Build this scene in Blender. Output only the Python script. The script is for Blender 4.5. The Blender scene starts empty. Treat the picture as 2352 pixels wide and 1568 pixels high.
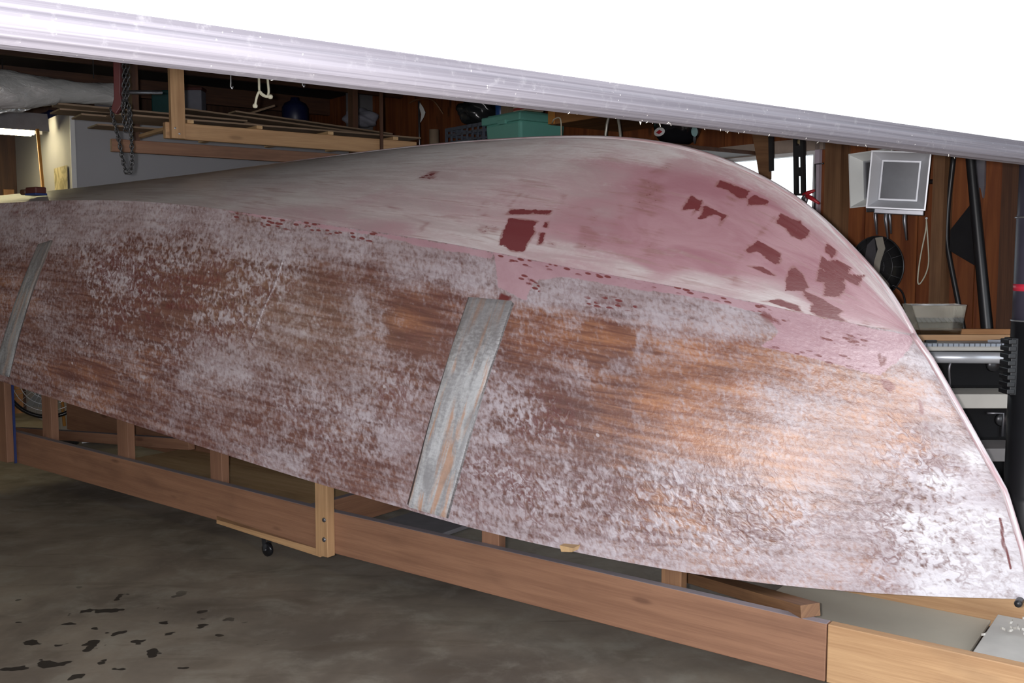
import bpy, bmesh, math, random
import numpy as np
from mathutils import Vector, Matrix
random.seed(7)
R = math.radians
sc = bpy.context.scene
COL = sc.collection
# ------------------------------------------------------------------ frames
FPX = 2287.0
PITCH = R(5.0)
CAM = Vector((0, 0, 1.5))
def P(px, py, Y):
    x = (px - 1176) / FPX; y = (784 - py) / FPX
    d = Vector((x, math.cos(PITCH) + y * math.sin(PITCH), -math.sin(PITCH) + y * math.cos(PITCH)))
    return CAM + d * (Y / d.y)
UV_ = Vector((.809, -.588, 0)); VV = Vector((.588, .809, 0)); VC = 3.46     # boat axes
GV = Vector((.609, -.793, 0)); HV = Vector((.793, .609, 0))                # garage axes
Z = Vector((0, 0, 1)); X = Vector((1, 0, 0)); Yv = Vector((0, 1, 0))
def B(a, b, z): return UV_ * a + VV * (VC - b) + Z * z
def G(g, h, z): return GV * g + HV * h + Z * z
# ------------------------------------------------------------------ mesh helpers
def new(): 
    bm = bmesh.new(); bm.loops.layers.uv.new('UVMap'); return bm
def quad(bm, vs, uvs=None):
    f = bm.faces.new(vs)
    if uvs:
        l = bm.loops.layers.uv[0]
        for lp, t in zip(f.loops, uvs): lp[l].uv = t
    return f
def obox(bm, c, ax, ay, az, sx, sy, sz, off=None):
    """box centred on c with axes ax (length, grain), ay, az"""
    ax, ay, az = ax.normalized(), ay.normalized(), az.normalized()
    if off is None: off = random.random() * 20
    vs = {}
    for i in (-1, 1):
        for j in (-1, 1):
            for k in (-1, 1):
                vs[i, j, k] = bm.verts.new(c + ax * (i * sx / 2) + ay * (j * sy / 2) + az * (k * sz / 2))
    F = [((-1,-1,-1),(-1,-1,1),(-1,1,1),(-1,1,-1)), ((1,-1,-1),(1,1,-1),(1,1,1),(1,-1,1)),
         ((-1,-1,-1),(1,-1,-1),(1,-1,1),(-1,-1,1)), ((-1,1,-1),(-1,1,1),(1,1,1),(1,1,-1)),
         ((-1,-1,-1),(-1,1,-1),(1,1,-1),(1,-1,-1)), ((-1,-1,1),(1,-1,1),(1,1,1),(-1,1,1))]
    for n, f in enumerate(F):
        uv = []
        for (i, j, k) in f:
            if n < 2: uv.append((off + .02 * i, j * sy / 2 + k * sz / 2 + n))
            elif n < 4: uv.append((off + i * sx / 2, k * sz / 2 + n * .7))
            else: uv.append((off + i * sx / 2, j * sy / 2 + n * .9))
        quad(bm, [vs[t] for t in f], uv)
    return bm
def beam(bm, p0, p1, w, h, up=Z):
    d = (p1 - p0); ax = d.normalized(); ay = up.cross(ax)
    if ay.length < 1e-4: ay = X.copy()
    ay.normalize(); az = ax.cross(ay)
    return obox(bm, (p0 + p1) / 2, ax, ay, az, d.length, w, h)
def tube(bm, pts, r, n=10, cap=True):
    pts = [Vector(p) for p in pts]; rs = r if isinstance(r, (list, tuple)) else [r] * len(pts)
    rings = []; prev = None; L = 0
    for i, p in enumerate(pts):
        t = (pts[min(i + 1, len(pts) - 1)] - pts[max(i - 1, 0)]).normalized()
        if prev is None:
            a = t.cross(Z if abs(t.z) < .9 else X).normalized()
        else:
            a = (prev - t * prev.dot(t)).normalized()
        prev = a; b = t.cross(a)
        if i: L += (p - pts[i - 1]).length
        rings.append(([bm.verts.new(p + (a * math.cos(2 * math.pi * k / n) + b * math.sin(2 * math.pi * k / n)) * rs[i]) for k in range(n)], L))
    for (A, la), (C, lc) in zip(rings, rings[1:]):
        for k in range(n):
            f = quad(bm, [A[k], A[(k + 1) % n], C[(k + 1) % n], C[k]], [(la, k / n * .2), (la, (k + 1) / n * .2), (lc, (k + 1) / n * .2), (lc, k / n * .2)])
            f.smooth = True
    if cap:
        bm.faces.new(rings[0][0][::-1]); bm.faces.new(rings[-1][0])
    return bm
def lathe(bm, c, axis, prof, n=32, smooth=True):
    """prof = [(r, t)] along axis"""
    axis = axis.normalized(); a = axis.cross(Z if abs(axis.z) < .9 else X).normalized(); b = axis.cross(a)
    rings = []
    for r, t in prof:
        if r < 1e-6: rings.append([bm.verts.new(c + axis * t)])
        else: rings.append([bm.verts.new(c + axis * t + (a * math.cos(2 * math.pi * k / n) + b * math.sin(2 * math.pi * k / n)) * r) for k in range(n)])
    for A, C in zip(rings, rings[1:]):
        for k in range(n):
            k2 = (k + 1) % n
            if len(A) == 1 and len(C) == 1: continue
            if len(A) == 1: f = bm.faces.new([A[0], C[k2], C[k]])
            elif len(C) == 1: f = bm.faces.new([A[k], A[k2], C[0]])
            else: f = bm.faces.new([A[k], A[k2], C[k2], C[k]])
            f.smooth = smooth
    return bm
def prism(bm, pts, d):
    """closed polygon of 3D points extruded by vector d"""
    A = [bm.verts.new(p) for p in pts]; C = [bm.verts.new(p + d) for p in pts]
    l = bm.loops.layers.uv[0]
    fs = [bm.faces.new(A[::-1]), bm.faces.new(C)]
    n = len(A)
    for k in range(n): fs.append(bm.faces.new([A[k], A[(k + 1) % n], C[(k + 1) % n], C[k]]))
    e = (pts[1] - pts[0]).normalized(); e2 = d.normalized().cross(e)
    for f in fs:
        for lp in f.loops:
            q = lp.vert.co - pts[0]; lp[l].uv = (q.dot(e), q.dot(e2) + q.dot(d.normalized()) * .7)
    return bm
def rect_frame(bm, c, ax, az, w, h, t, depth):
    """picture-frame of four bars about c"""
    ay = az.cross(ax)
    for s in (-1, 1):
        obox(bm, c + az * s * (h / 2 - t / 2), ax, ay, az, w, depth, t)
        obox(bm, c + ax * s * (w / 2 - t / 2), az, ay, ax, h - 2 * t, depth, t)
    return bm
def spline(pts, n=8):
    pts = [Vector(p) for p in pts]; q = [pts[0] * 2 - pts[1]] + pts + [pts[-1] * 2 - pts[-2]]; out = []
    for i in range(1, len(q) - 2):
        for k in range(n):
            t = k / n; a, b, c, d = q[i - 1], q[i], q[i + 1], q[i + 2]
            out.append(.5 * ((2 * b) + (c - a) * t + (2 * a - 5 * b + 4 * c - d) * t * t + (3 * b - 3 * c + d - a) * t ** 3))
    out.append(pts[-1]); return out
MW = {}
def mworld(o):
    return MW.get(o.name, Matrix.Identity(4))
def obj(name, bm, mat, parent=None, bevel=0.0, smooth=False):
    bmesh.ops.recalc_face_normals(bm, faces=bm.faces)
    me = bpy.data.meshes.new(name); 
    if smooth:
        for f in bm.faces: f.smooth = True
    bm.to_mesh(me); bm.free()
    if mat: me.materials.append(mat)
    o = bpy.data.objects.new(name, me); COL.objects.link(o)
    if parent is not None:
        me.transform(mworld(parent).inverted()); o.parent = parent; MW[o.name] = mworld(parent)
    else:
        co = np.empty(len(me.vertices) * 3, np.float32); me.vertices.foreach_get('co', co); co = co.reshape(-1, 3)
        c = (co.min(0) + co.max(0)) / 2; base = Vector((float(c[0]), float(c[1]), float(co[:, 2].min())))
        me.transform(Matrix.Translation(-base)); o.location = base; MW[o.name] = Matrix.Translation(base)
    if bevel:
        m = o.modifiers.new('Bevel', 'BEVEL'); m.width = bevel; m.segments = 2; m.limit_method = 'ANGLE'; m.angle_limit = R(40)
    return o
def tag(o, label, cat, group=None):
    o['label'] = label; o['category'] = cat
    if group: o['group'] = group
    return o
def thing(name, label, cat, loc, group=None, rotz=0):
    o = bpy.data.objects.new(name, None); COL.objects.link(o); o.empty_display_size = .05
    o.location = loc; o.rotation_euler = (0, 0, rotz); MW[o.name] = Matrix.Translation(loc) @ Matrix.Rotation(rotz, 4, 'Z')
    return tag(o, label, cat, group)
def struct(name, bm, mat, parent=None, bevel=0):
    o = obj(name, bm, mat, parent, bevel)
    if parent is None: o['kind'] = 'structure'
    return o
# ------------------------------------------------------------------ materials
class NT:
    def __init__(s, name):
        s.m = bpy.data.materials.new(name); s.m.use_nodes = True; s.t = s.m.node_tree
        s.b = s.t.nodes['Principled BSDF']
    def n(s, k, **kw):
        x = s.t.nodes.new(k)
        for a, v in kw.items(): setattr(x, a, v)
        return x
    def l(s, a, b): s.t.links.new(a, b)
    def put(s, sock, v):
        if hasattr(v, 'is_output') or isinstance(v, bpy.types.NodeSocket): s.l(v, sock)
        elif isinstance(v, (tuple, list)) and len(v) == 3 and sock.type == 'RGBA': sock.default_value = (*v, 1)
        else: sock.default_value = v
    def math(s, op, a, b=0.0, clamp=False):
        x = s.n('ShaderNodeMath', operation=op, use_clamp=clamp); s.put(x.inputs[0], a); s.put(x.inputs[1], b); return x.outputs[0]
    def mad(s, a, k, c): return s.math('ADD', s.math('MULTIPLY', a, k), c)
    def mix(s, f, a, b, mode='MIX'):
        x = s.n('ShaderNodeMix', data_type='RGBA', blend_type=mode); s.put(x.inputs[0], f); s.put(x.inputs[6], a); s.put(x.inputs[7], b); return x.outputs[2]
    def step(s, v, lo, hi):
        x = s.n('ShaderNodeMapRange', interpolation_type='SMOOTHSTEP'); s.put(x.inputs[0], v)
        x.inputs[1].default_value = lo; x.inputs[2].default_value = hi; return x.outputs[0]
    def coord(s, kind='UV', sc=(1, 1, 1), rot=(0, 0, 0)):
        c = s.n('ShaderNodeTexCoord'); mp = s.n('ShaderNodeMapping'); mp.inputs['Scale'].default_value = sc; mp.inputs['Rotation'].default_value = rot
        s.l(c.outputs[kind], mp.inputs[0]); return mp.outputs[0]
    def noise(s, v, scale=1.0, detail=3, rough=.55, dist=0.0):
        x = s.n('ShaderNodeTexNoise'); s.l(v, x.inputs['Vector']); x.inputs['Scale'].default_value = scale
        x.inputs['Detail'].default_value = detail; x.inputs['Roughness'].default_value = rough; x.inputs['Distortion'].default_value = dist
        return x.outputs[0]
    def voro(s, v, scale, feature='F1', rnd=1.0):
        x = s.n('ShaderNodeTexVoronoi', feature=feature); s.l(v, x.inputs['Vector']); x.inputs['Scale'].default_value = scale
        x.inputs['Randomness'].default_value = rnd; return x.outputs['Distance']
    def bump(s, h, strength=.3, dist=.005):
        x = s.n('ShaderNodeBump'); x.inputs['Strength'].default_value = strength; x.inputs['Distance'].default_value = dist
        s.l(h, x.inputs['Height']); s.l(x.outputs[0], s.b.inputs['Normal'])
    def out(s, col=None, rough=None, metal=None, spec=None):
        if col is not None: s.put(s.b.inputs['Base Color'], col)
        if rough is not None: s.put(s.b.inputs['Roughness'], rough)
        if metal is not None: s.put(s.b.inputs['Metallic'], metal)
        if spec is not None: s.put(s.b.inputs['Specular IOR Level'], spec)
        return s.m
def wood(name, c1, c2, knots=.5, rough=.6, fine=90, dust=0):
    t = NT(name)
    g = t.noise(t.coord('UV', (1.3, 26, 1)), 1, 4, .6, .6); f = t.noise(t.coord('UV', (6, fine * 2.2, 1)), 1, 2)
    col = t.mix(t.step(t.mad(f, .35, t.math('MULTIPLY', g, .8)), .38, .78), c1, c2)
    k = t.voro(t.coord('UV', (2.6, 9, 1)), 1); km = t.math('MULTIPLY', t.math('SUBTRACT', 1.0, t.step(k, .05, .15)), knots)
    col = t.mix(km, col, (c1[0] * .35, c1[1] * .3, c1[2] * .3))
    d = t.noise(t.coord('UV', (3, 6, 1)), 1, 3); col = t.mix(t.math('MULTIPLY', t.step(d, .5, .75), .35), col, (c1[0] * .5, c1[1] * .5, c1[2] * .55))
    if dust:   # settled sanding dust on upward faces
        ge = t.n('ShaderNodeNewGeometry'); sx = t.n('ShaderNodeSeparateXYZ'); t.l(ge.outputs['True Normal'], sx.inputs[0])
        col = t.mix(t.math('MULTIPLY', t.step(sx.outputs[2], .8, .95), dust), col, (.27, .25, .28))
    t.bump(f, .15, .002)
    return t.out(col, rough)
def plain(name, c, rough=.5, metal=0, var=.25, scale=14, spec=.5):
    t = NT(name); n = t.noise(t.coord('Object'), scale, 3)
    col = t.mix(t.math('MULTIPLY', n, 1.0), tuple(x * (1 - var) for x in c), tuple(min(1, x * (1 + var)) for x in c))
    return t.out(col, rough, metal, spec)
def emit(name, c, s):
    t = NT(name); t.out(c, .5); t.put(t.b.inputs['Emission Color'], c); t.b.inputs['Emission Strength'].default_value = s; return t.m
def glass(name, tint=(1, 1, 1), rough=.02, alpha=.15):
    t = NT(name); tr = t.n('ShaderNodeBsdfTransparent'); tr.inputs[0].default_value = (*tint, 1)
    gl = t.n('ShaderNodeBsdfGlossy'); gl.inputs['Roughness'].default_value = rough
    mx = t.n('ShaderNodeMixShader'); mx.inputs[0].default_value = alpha
    t.l(tr.outputs[0], mx.inputs[1]); t.l(gl.outputs[0], mx.inputs[2])
    t.l(mx.outputs[0], t.t.nodes['Material Output'].inputs[0]); return t.m
M = {}
M['pine'] = wood('pine', (.38, .215, .105), (.52, .32, .165), .5)
M['pine_aged'] = wood('pine_aged', (.215, .105, .062), (.30, .155, .092), .55, dust=.85)
M['pine_pale'] = wood('pine_pale', (.50, .31, .15), (.62, .42, .22), .3)
M['ply_scrap'] = wood('ply_scrap', (.14, .095, .060), (.25, .17, .11), .1)
M['dark_wood'] = wood('dark_wood', (.055, .022, .012), (.10, .042, .02), .3)
M['brown_wood'] = wood('brown_wood', (.15, .072, .035), (.24, .125, .06), .3)
M['cabinet_wood'] = wood('cabinet_wood', (.30, .13, .045), (.42, .21, .08), .3)
M['black'] = plain('black_plastic', (.012, .012, .014), .4)
M['black_gloss'] = plain('black_gloss', (.010, .010, .012), .12)
M['black_iron'] = plain('black_iron', (.06, .06, .064), .35, .6)
M['grey_metal'] = plain('grey_metal', (.22, .22, .24), .35, .8)
M['bright_metal'] = plain('bright_metal', (.62, .64, .68), .3, .8)
M['white_paint'] = plain('white_paint', (.78, .78, .78), .45, 0, .04)
M['red'] = plain('red_paint', (.42, .02, .03), .4)
M['red_band'] = plain('red_band', (.75, .04, .08), .4)
M['dark_red'] = plain('dark_red', (.085, .010, .013), .5)
M['blue'] = plain('blue_cloth', (.012, .02, .09), .6)
M['teal'] = plain('teal_plastic', (.012, .07, .07), .5)
M['tote_green'] = plain('tote_green', (.17, .47, .39), .45, 0, .06)
M['crate_grey'] = plain('crate_grey', (.10, .115, .15), .5)
M['box_grey'] = plain('box_grey', (.20, .20, .24), .7)
M['tan'] = plain('tan_card', (.30, .22, .15), .8)
M['rope'] = plain('rope_white', (.68, .66, .52), .8)
M['orange_wood'] = plain('orange_handle', (.55, .25, .06), .45)
M['drywall'] = plain('drywall', (.40, .395, .42), .75, 0, .05, 2.5)
M['drywall_side'] = plain('drywall_side', (.55, .50, .38), .75, 0, .05, 2.5)
t = NT('foil'); n = t.noise(t.coord('Object', (5, 14, 30)), 1, 4, .6, .6); t.bump(n, .45, .02); M['foil'] = t.out(t.mix(n, (.30, .305, .305), (.44, .45, .45)), .2, .45)
M['tube'] = emit('lamp_tube', (1, .88, .52), 24.0)
M['fix'] = plain('fixture_grey', (.26, .25, .27), .5)
M['brown_ceiling'] = plain('brown_ceiling', (.016, .012, .012), .9)
M['lamp_face'] = plain('lamp_face', (.09, .09, .10), .2, .2)
M['alu'] = plain('aluminium', (.60, .62, .66), .32, .45, .06)
M['white_shelf'] = plain('white_shelf', (.50, .48, .44), .6, 0, .08)
M['clear'] = glass('clear_acrylic', (.80, .78, .74), .05, .25)
M['window_glass'] = glass('window_glass', (.98, 1, 1), .01, .06)
M['frame_paint'] = plain('frame_paint', (.38, .30, .25), .6)
M['frame_lilac'] = plain('frame_lilac', (.55, .47, .55), .6)
M['dust_red'] = plain('dusty_red', (.075, .018, .015), .6)
M['matte_black'] = plain('matte_black', (.008, .008, .009), .8, 0, .2, 14, .2)
# ------------------------------------------------------------------ hull lines (metres, boat axes: a forward, b half breadth, z up)
A0 = -7.0; AB = -.472; AC = -.862; ZC = 1.238
def natural_spline(t, y, q):
    t = np.asarray(t, float); y = np.asarray(y, float); n = len(t); h = np.diff(t)
    Am = np.zeros((n, n)); r = np.zeros(n); Am[0, 0] = Am[-1, -1] = 1
    for i in range(1, n - 1):
        Am[i, i - 1] = h[i - 1]; Am[i, i] = 2 * (h[i - 1] + h[i]); Am[i, i + 1] = h[i]
        r[i] = 6 * ((y[i + 1] - y[i]) / h[i] - (y[i] - y[i - 1]) / h[i - 1])
    m = np.linalg.solve(Am, r); k = np.clip(np.searchsorted(t, q) - 1, 0, n - 2); d = q - t[k]
    return y[k] + d * ((y[k + 1] - y[k]) / h[k] - h[k] * (2 * m[k] + m[k + 1]) / 6) + d * d * m[k] / 2 + d ** 3 * (m[k + 1] - m[k]) / (6 * h[k])
SHEER = [(-7.0, 1.02), (-5.9, .968), (-4.949, .874), (-4.581, .827), (-4.172, .776), (-3.743, .713), (-3.218, .630), (-2.936, .584), (-2.561, .528), (-2.33, .485), (-1.93, .434), (-1.578, .398), (-1.467, .390), (-1.258, .381), (-.826, .384), (-.516, .406), (-.472, .411)]
CHINE = [(-7.0, 1.745), (-6.0, 1.76), (-5.229, 1.765), (-4.831, 1.767), (-4.444, 1.760), (-4.075, 1.742), (-3.742, 1.711), (-3.452, 1.671), (-3.017, 1.611), (-2.62, 1.555), (-2.433, 1.522), (-2.117, 1.459), (-1.814, 1.408), (-1.506, 1.356), (-1.196, 1.293), (-1.05, 1.259), (-.862, 1.236)]
KEEL = [(-7.0, 1.872), (-6.2, 1.89), (-5.485, 1.903), (-4.93, 1.922), (-4.48, 1.94), (-3.857, 1.964), (-3.177, 1.985), (-2.807, 1.989), (-2.447, 1.984), (-2.018, 1.958), (-1.844, 1.932), (-1.74, 1.909), (-1.55, 1.847), (-1.417, 1.785), (-1.267, 1.695), (-1.15, 1.598), (-1.032, 1.48), (-.953, 1.39), (-.862, 1.238)]
STEM = [(-.472, .411), (-.505, .565), (-.564, .745), (-.683, .953), (-.802, 1.155), (-.862, 1.238)]
_sd = np.array([0, .8, 1.5, 2.2, 3.0, 4.0, 5.0, 8.0]); _ss = np.array([.36, .35, .29, .22, .15, .08, .02, .0])
_cd = np.array([0, .8, 1.5, 2.5, 3.5, 4.5, 8.0]); _cs = np.array([.19, .205, .25, .215, .13, .035, .0])
_xd = np.linspace(0, 8, 1601)
_hs = np.concatenate([[0], np.cumsum(np.interp(_xd[1:] - .0025, _sd, _ss)) * .005]); _hc = np.concatenate([[0], np.cumsum(np.interp(_xd[1:] - .0025, _cd, _cs)) * .005])
def hb_s(d): return np.interp(d, _xd, _hs)
def hb_c(d): return np.interp(d, _xd, _hc)
def smooth1(y, k):
    if k < 1: return y
    w = np.exp(-.5 * (np.arange(-3 * k, 3 * k + 1) / k) ** 2); w /= w.sum()
    p = np.concatenate([2 * y[0] - y[3 * k:0:-1], y, 2 * y[-1] - y[-2:-3 * k - 2:-1]])
    return np.convolve(p, w, 'valid')
_t = np.linspace(0, 1, 1601)
def _curve(pts, k):
    pts = np.array(pts); L = np.concatenate([[0], np.cumsum(np.hypot(*np.diff(pts, axis=0).T))]); L /= L[-1]
    a = smooth1(natural_spline(L, pts[:, 0], _t), k); z = smooth1(natural_spline(L, pts[:, 1], _t), k)
    d = np.concatenate([[0], np.cumsum(np.hypot(np.diff(a), np.diff(z)))]); d /= d[-1]
    return np.interp(_t, d, a), np.interp(_t, d, z)
_ks = _curve(SHEER, 45); _kc = _curve(CHINE, 45); _kk = _curve(KEEL, 16)
_st = np.array(STEM)
def side_pt(s, w):
    """s 0 stern..1 stem, w 0 sheer..1 chine (arrays) -> a,b,z"""
    aS = A0 + (AB - A0) * s; zS = np.interp(aS, _ks[0], _ks[1]); bS = hb_s(AB - aS)
    aC = A0 + (AC - A0) * s; zC = np.interp(aC, _kc[0], _kc[1]); bC = hb_c(AC - aC)
    a = aS + (aC - aS) * w; z = zS + (zC - zS) * w; b = bS + (bC - bS) * w
    zst = .411 + (1.238 - .411) * w
    da = np.interp(zst, _st[:, 1], _st[:, 0]) - (AB + (AC - AB) * w)
    a = a + da * np.clip(s, 0, 1) ** 18
    b = b + .035 * np.sin(np.pi * w) * np.clip((1 - s) * 6, 0, 1)
    return a, np.sqrt(b * b + .010 ** 2), z
def bottom_pt(s, w):
    """w 0 chine..1 keel"""
    aC = A0 + (AC - A0) * s; zC = np.interp(aC, _kc[0], _kc[1]); bC = hb_c(AC - aC)
    aK = np.interp(s, _t, _kk[0]); zK = np.interp(s, _t, _kk[1])
    f = 1 - w; r = .05
    g = (np.sqrt(f * f + r * r) - r) / (math.sqrt(1 + r * r) - r)
    a = aK + (aC - aK) * f; z = zK + (zC - zK) * g + .018 * np.sin(np.pi * w) * np.clip((1 - s) * 5, 0, 1); b = bC * f
    return a, np.sqrt(b * b + .010 ** 2 * np.clip((s - .9) * 10, 0, 1) ** 2 + .004 ** 2), z
# stains, primer coats, sanding marks and painted bow glare on the hull skin, in hull coordinates (s along, w up the panel)
RED = [('b',1,[(0.7491,0.247),(0.7698,0.254),(0.7684,0.214),(0.772,0.177),(0.7713,0.097),(0.772,0.04),(0.7648,0.023),(0.7577,0.054),(0.7541,0.043)]),('b',0.85,[(0.7462,0.311),(0.7741,0.344),(0.7741,0.304),(0.7491,0.268),(0.7462,0.261)]),('b',1,[(0.7734,0.258),(0.7763,0.264),(0.7777,0.217),(0.7741,0.217)]),('b',0.9,[(0.7741,0.181),(0.7784,0.184),(0.7806,0.114),(0.7777,0.1)]),('b',0.45,[(0.7277,0.251),(0.7477,0.274),(0.7491,0.231),(0.7298,0.224)]),('b',0.5,[(0.7334,0.171),(0.7477,0.187),(0.7484,0.124),(0.7362,0.1)]),('b',0.5,[(0.7455,0.438),(0.7477,0.441),(0.7462,0.314),(0.7427,0.321)]),('b',0.5,[(0.7505,0.445),(0.7541,0.448),(0.7527,0.334),(0.7491,0.338)]),('b',0.45,[(0.7248,0.348),(0.7262,0.378),(0.7284,0.271),(0.7262,0.268)]),('b',0.45,[(0.7727,0.462),(0.7784,0.472),(0.7777,0.405),(0.7756,0.411)]),('b',0.4,[(0.7984,0.355),(0.8063,0.375),(0.8063,0.328),(0.8049,0.268),(0.797,0.318)]),('b',0.42,[(0.8142,0.682),(0.8306,0.656),(0.842,0.492),(0.8356,0.421),(0.822,0.435),(0.817,0.559)]),('b',0.36,[(0.7956,0.268),(0.8006,0.318),(0.8184,0.187),(0.812,0.107),(0.7999,0.124)]),('b',0.5,[(0.8106,0.475),(0.8192,0.431),(0.8192,0.365),(0.8156,0.355)]),('b',0.35,[(0.8163,0.264),(0.8292,0.224),(0.8363,0.137),(0.8277,0.14)]),('b',0.3,[(0.8299,0.341),(0.8435,0.154),(0.8578,0.167),(0.8463,0.388)]),('b',0.3,[(0.8242,0.843),(0.8449,0.876),(0.8342,0.796),(0.8177,0.682),(0.8142,0.692)]),('b',0.6,[(0.782,0.14),(0.7884,0.13),(0.7891,0.107),(0.7827,0.117)]),('b',0.5,[(0.7834,0.388),(0.7963,0.395),(0.797,0.385),(0.7834,0.378)]),('b',1,[(0.8599,0.813),(0.8799,0.833),(0.8799,0.763),(0.8763,0.739),(0.867,0.766),(0.8599,0.756)]),('b',1,[(0.8806,0.773),(0.8828,0.819),(0.8921,0.829),(0.8921,0.786),(0.8828,0.716)]),('b',0.4,[(0.8656,0.749),(0.8763,0.739),(0.8785,0.682),(0.8713,0.639)]),('b',1,[(0.8499,0.645),(0.8563,0.622),(0.857,0.635),(0.8585,0.622),(0.8599,0.555),(0.8578,0.545),(0.857,0.495),(0.8563,0.552),(0.8542,0.542),(0.8499,0.515),(0.8492,0.555)]),('b',1,[(0.8599,0.595),(0.862,0.605),(0.8706,0.592),(0.8763,0.595),(0.8749,0.492),(0.8728,0.562),(0.8685,0.565),(0.8656,0.512),(0.8613,0.495),(0.8613,0.545)]),('b',1,[(0.9014,0.789),(0.9114,0.809),(0.9135,0.836),(0.9149,0.809),(0.9207,0.806),(0.9221,0.753),(0.9199,0.682),(0.9135,0.662),(0.9085,0.699),(0.9021,0.696)]),('b',1,[(0.8985,0.502),(0.9142,0.488),(0.9171,0.401),(0.9149,0.375),(0.9085,0.391),(0.9028,0.415),(0.8978,0.375),(0.8956,0.398)]),('b',1,[(0.9014,0.281),(0.9092,0.318),(0.9185,0.291),(0.9178,0.271),(0.9099,0.271)]),('b',1,[(0.9242,0.435),(0.9314,0.401),(0.9378,0.308),(0.9371,0.241),(0.9278,0.181),(0.9249,0.264),(0.9228,0.358)]),('b',1,[(0.9328,0.819),(0.94,0.823),(0.9407,0.769),(0.9392,0.709),(0.9371,0.726),(0.9342,0.716),(0.9328,0.789)]),('b',0.92,[(0.9335,0.679),(0.9385,0.662),(0.9421,0.736),(0.9521,0.783),(0.9521,0.682),(0.96,0.836),(0.9607,0.635),(0.9585,0.605),(0.9521,0.595),(0.9557,0.488),(0.955,0.334),(0.9471,0.268),(0.9435,0.418),(0.9392,0.391)]),('b',0.95,[(0.9357,0.251),(0.9485,0.231),(0.9614,0.171),(0.96,0.08),(0.9671,0.0),(0.96,0.0),(0.95,0.0),(0.945,0.043),(0.9442,0.137),(0.9371,0.194)]),('b',0.9,[(0.9185,0.023),(0.9271,0.087),(0.9392,0.07),(0.9428,0.0),(0.9378,0.0),(0.9314,0.017),(0.9235,0.03)]),('b',0.55,[(0.9714,0.14),(0.9778,0.144),(0.9778,0.033),(0.9736,0.02)]),('b',0.55,[(0.98,0.0),(0.9914,0.151),(0.9893,0.0),(0.98,0.0)]),('b',0.75,[(0.8999,0.746),(0.9006,0.742),(0.8949,0.278),(0.8942,0.281)]),('b',0.4,[(0.8942,0.144),(0.8992,0.197),(0.9056,0.11),(0.9006,0.06)]),('b',0.3,[(0.8492,0.151),(0.8956,0.181),(0.8949,0.134),(0.8513,0.11)]),('s',0.75,[(0.9142,0.957),(0.9199,0.98),(0.9271,0.963),(0.9271,0.943),(0.9328,0.963),(0.935,0.957),(0.9257,0.926),(0.9178,0.936)]),('s',0.8,[(0.9535,0.933),(0.9593,0.936),(0.9635,0.946),(0.9685,0.933),(0.9678,0.923),(0.9621,0.926)]),('s',1,[(0.9736,0.886),(0.9757,0.896),(0.9743,0.86),(0.9764,0.883),(0.9778,0.88),(0.975,0.849),(0.9721,0.839)]),('s',0.9,[(0.9693,0.796),(0.9743,0.793),(0.9757,0.766),(0.9714,0.739),(0.9685,0.759)]),('s',1,[(0.9836,0.736),(0.9843,0.719),(0.9828,0.669),(0.9807,0.672)]),('s',0.8,[(0.9828,0.666),(0.9828,0.632),(0.9793,0.579),(0.9793,0.622)]),('s',0.55,[(0.8134,0.903),(0.8349,0.92),(0.8435,0.886),(0.8292,0.876),(0.8213,0.876)]),('s',1,[(0.7577,0.856),(0.7648,0.849),(0.7627,0.829),(0.7548,0.823)]),('s',0.55,[(0.772,0.936),(0.7798,0.94),(0.7813,0.893),(0.7756,0.893)]),('b',0.6,[(0.659,0.488),(0.6676,0.589),(0.6733,0.579),(0.6776,0.495)]),('b',0.45,[(0.6455,0.231),(0.6612,0.231),(0.6798,0.201),(0.6762,0.184),(0.6619,0.207)]),('b',0.4,[(0.6419,0.167),(0.6505,0.191),(0.6505,0.147)]),('b',0.4,[(0.6619,0.207),(0.7034,0.12),(0.6991,0.117),(0.6791,0.147)]),('b',0.5,[(0.6962,0.084),(0.6998,0.14),(0.7019,0.047),(0.6991,0.043)]),('b',0.45,[(0.732,0.144),(0.747,0.194),(0.7491,0.13),(0.7334,0.1)]),('b',0.4,[(0.732,0.057),(0.742,0.05),(0.7405,0.037)]),('s',0.6,[(0.3066,0.95),(0.3195,0.963),(0.3231,0.926),(0.3124,0.92)]),('s',0.55,[(0.3331,0.953),(0.3402,0.973),(0.3417,0.916),(0.3374,0.913)]),('s',0.5,[(0.5668,0.91),(0.5783,0.906),(0.589,0.91),(0.599,0.936),(0.6076,0.936),(0.6069,0.913),(0.5868,0.89),(0.5768,0.896)]),('s',0.5,[(0.5054,0.699),(0.5518,0.729),(0.5525,0.682),(0.5061,0.659)]),('s',0.5,[(0.4989,0.579),(0.5261,0.599),(0.5633,0.615),(0.564,0.602),(0.5268,0.548),(0.4968,0.522)]),('s',0.45,[(0.4003,0.575),(0.4503,0.595),(0.4939,0.625),(0.4946,0.602),(0.4503,0.582),(0.3967,0.538)])]
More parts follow.
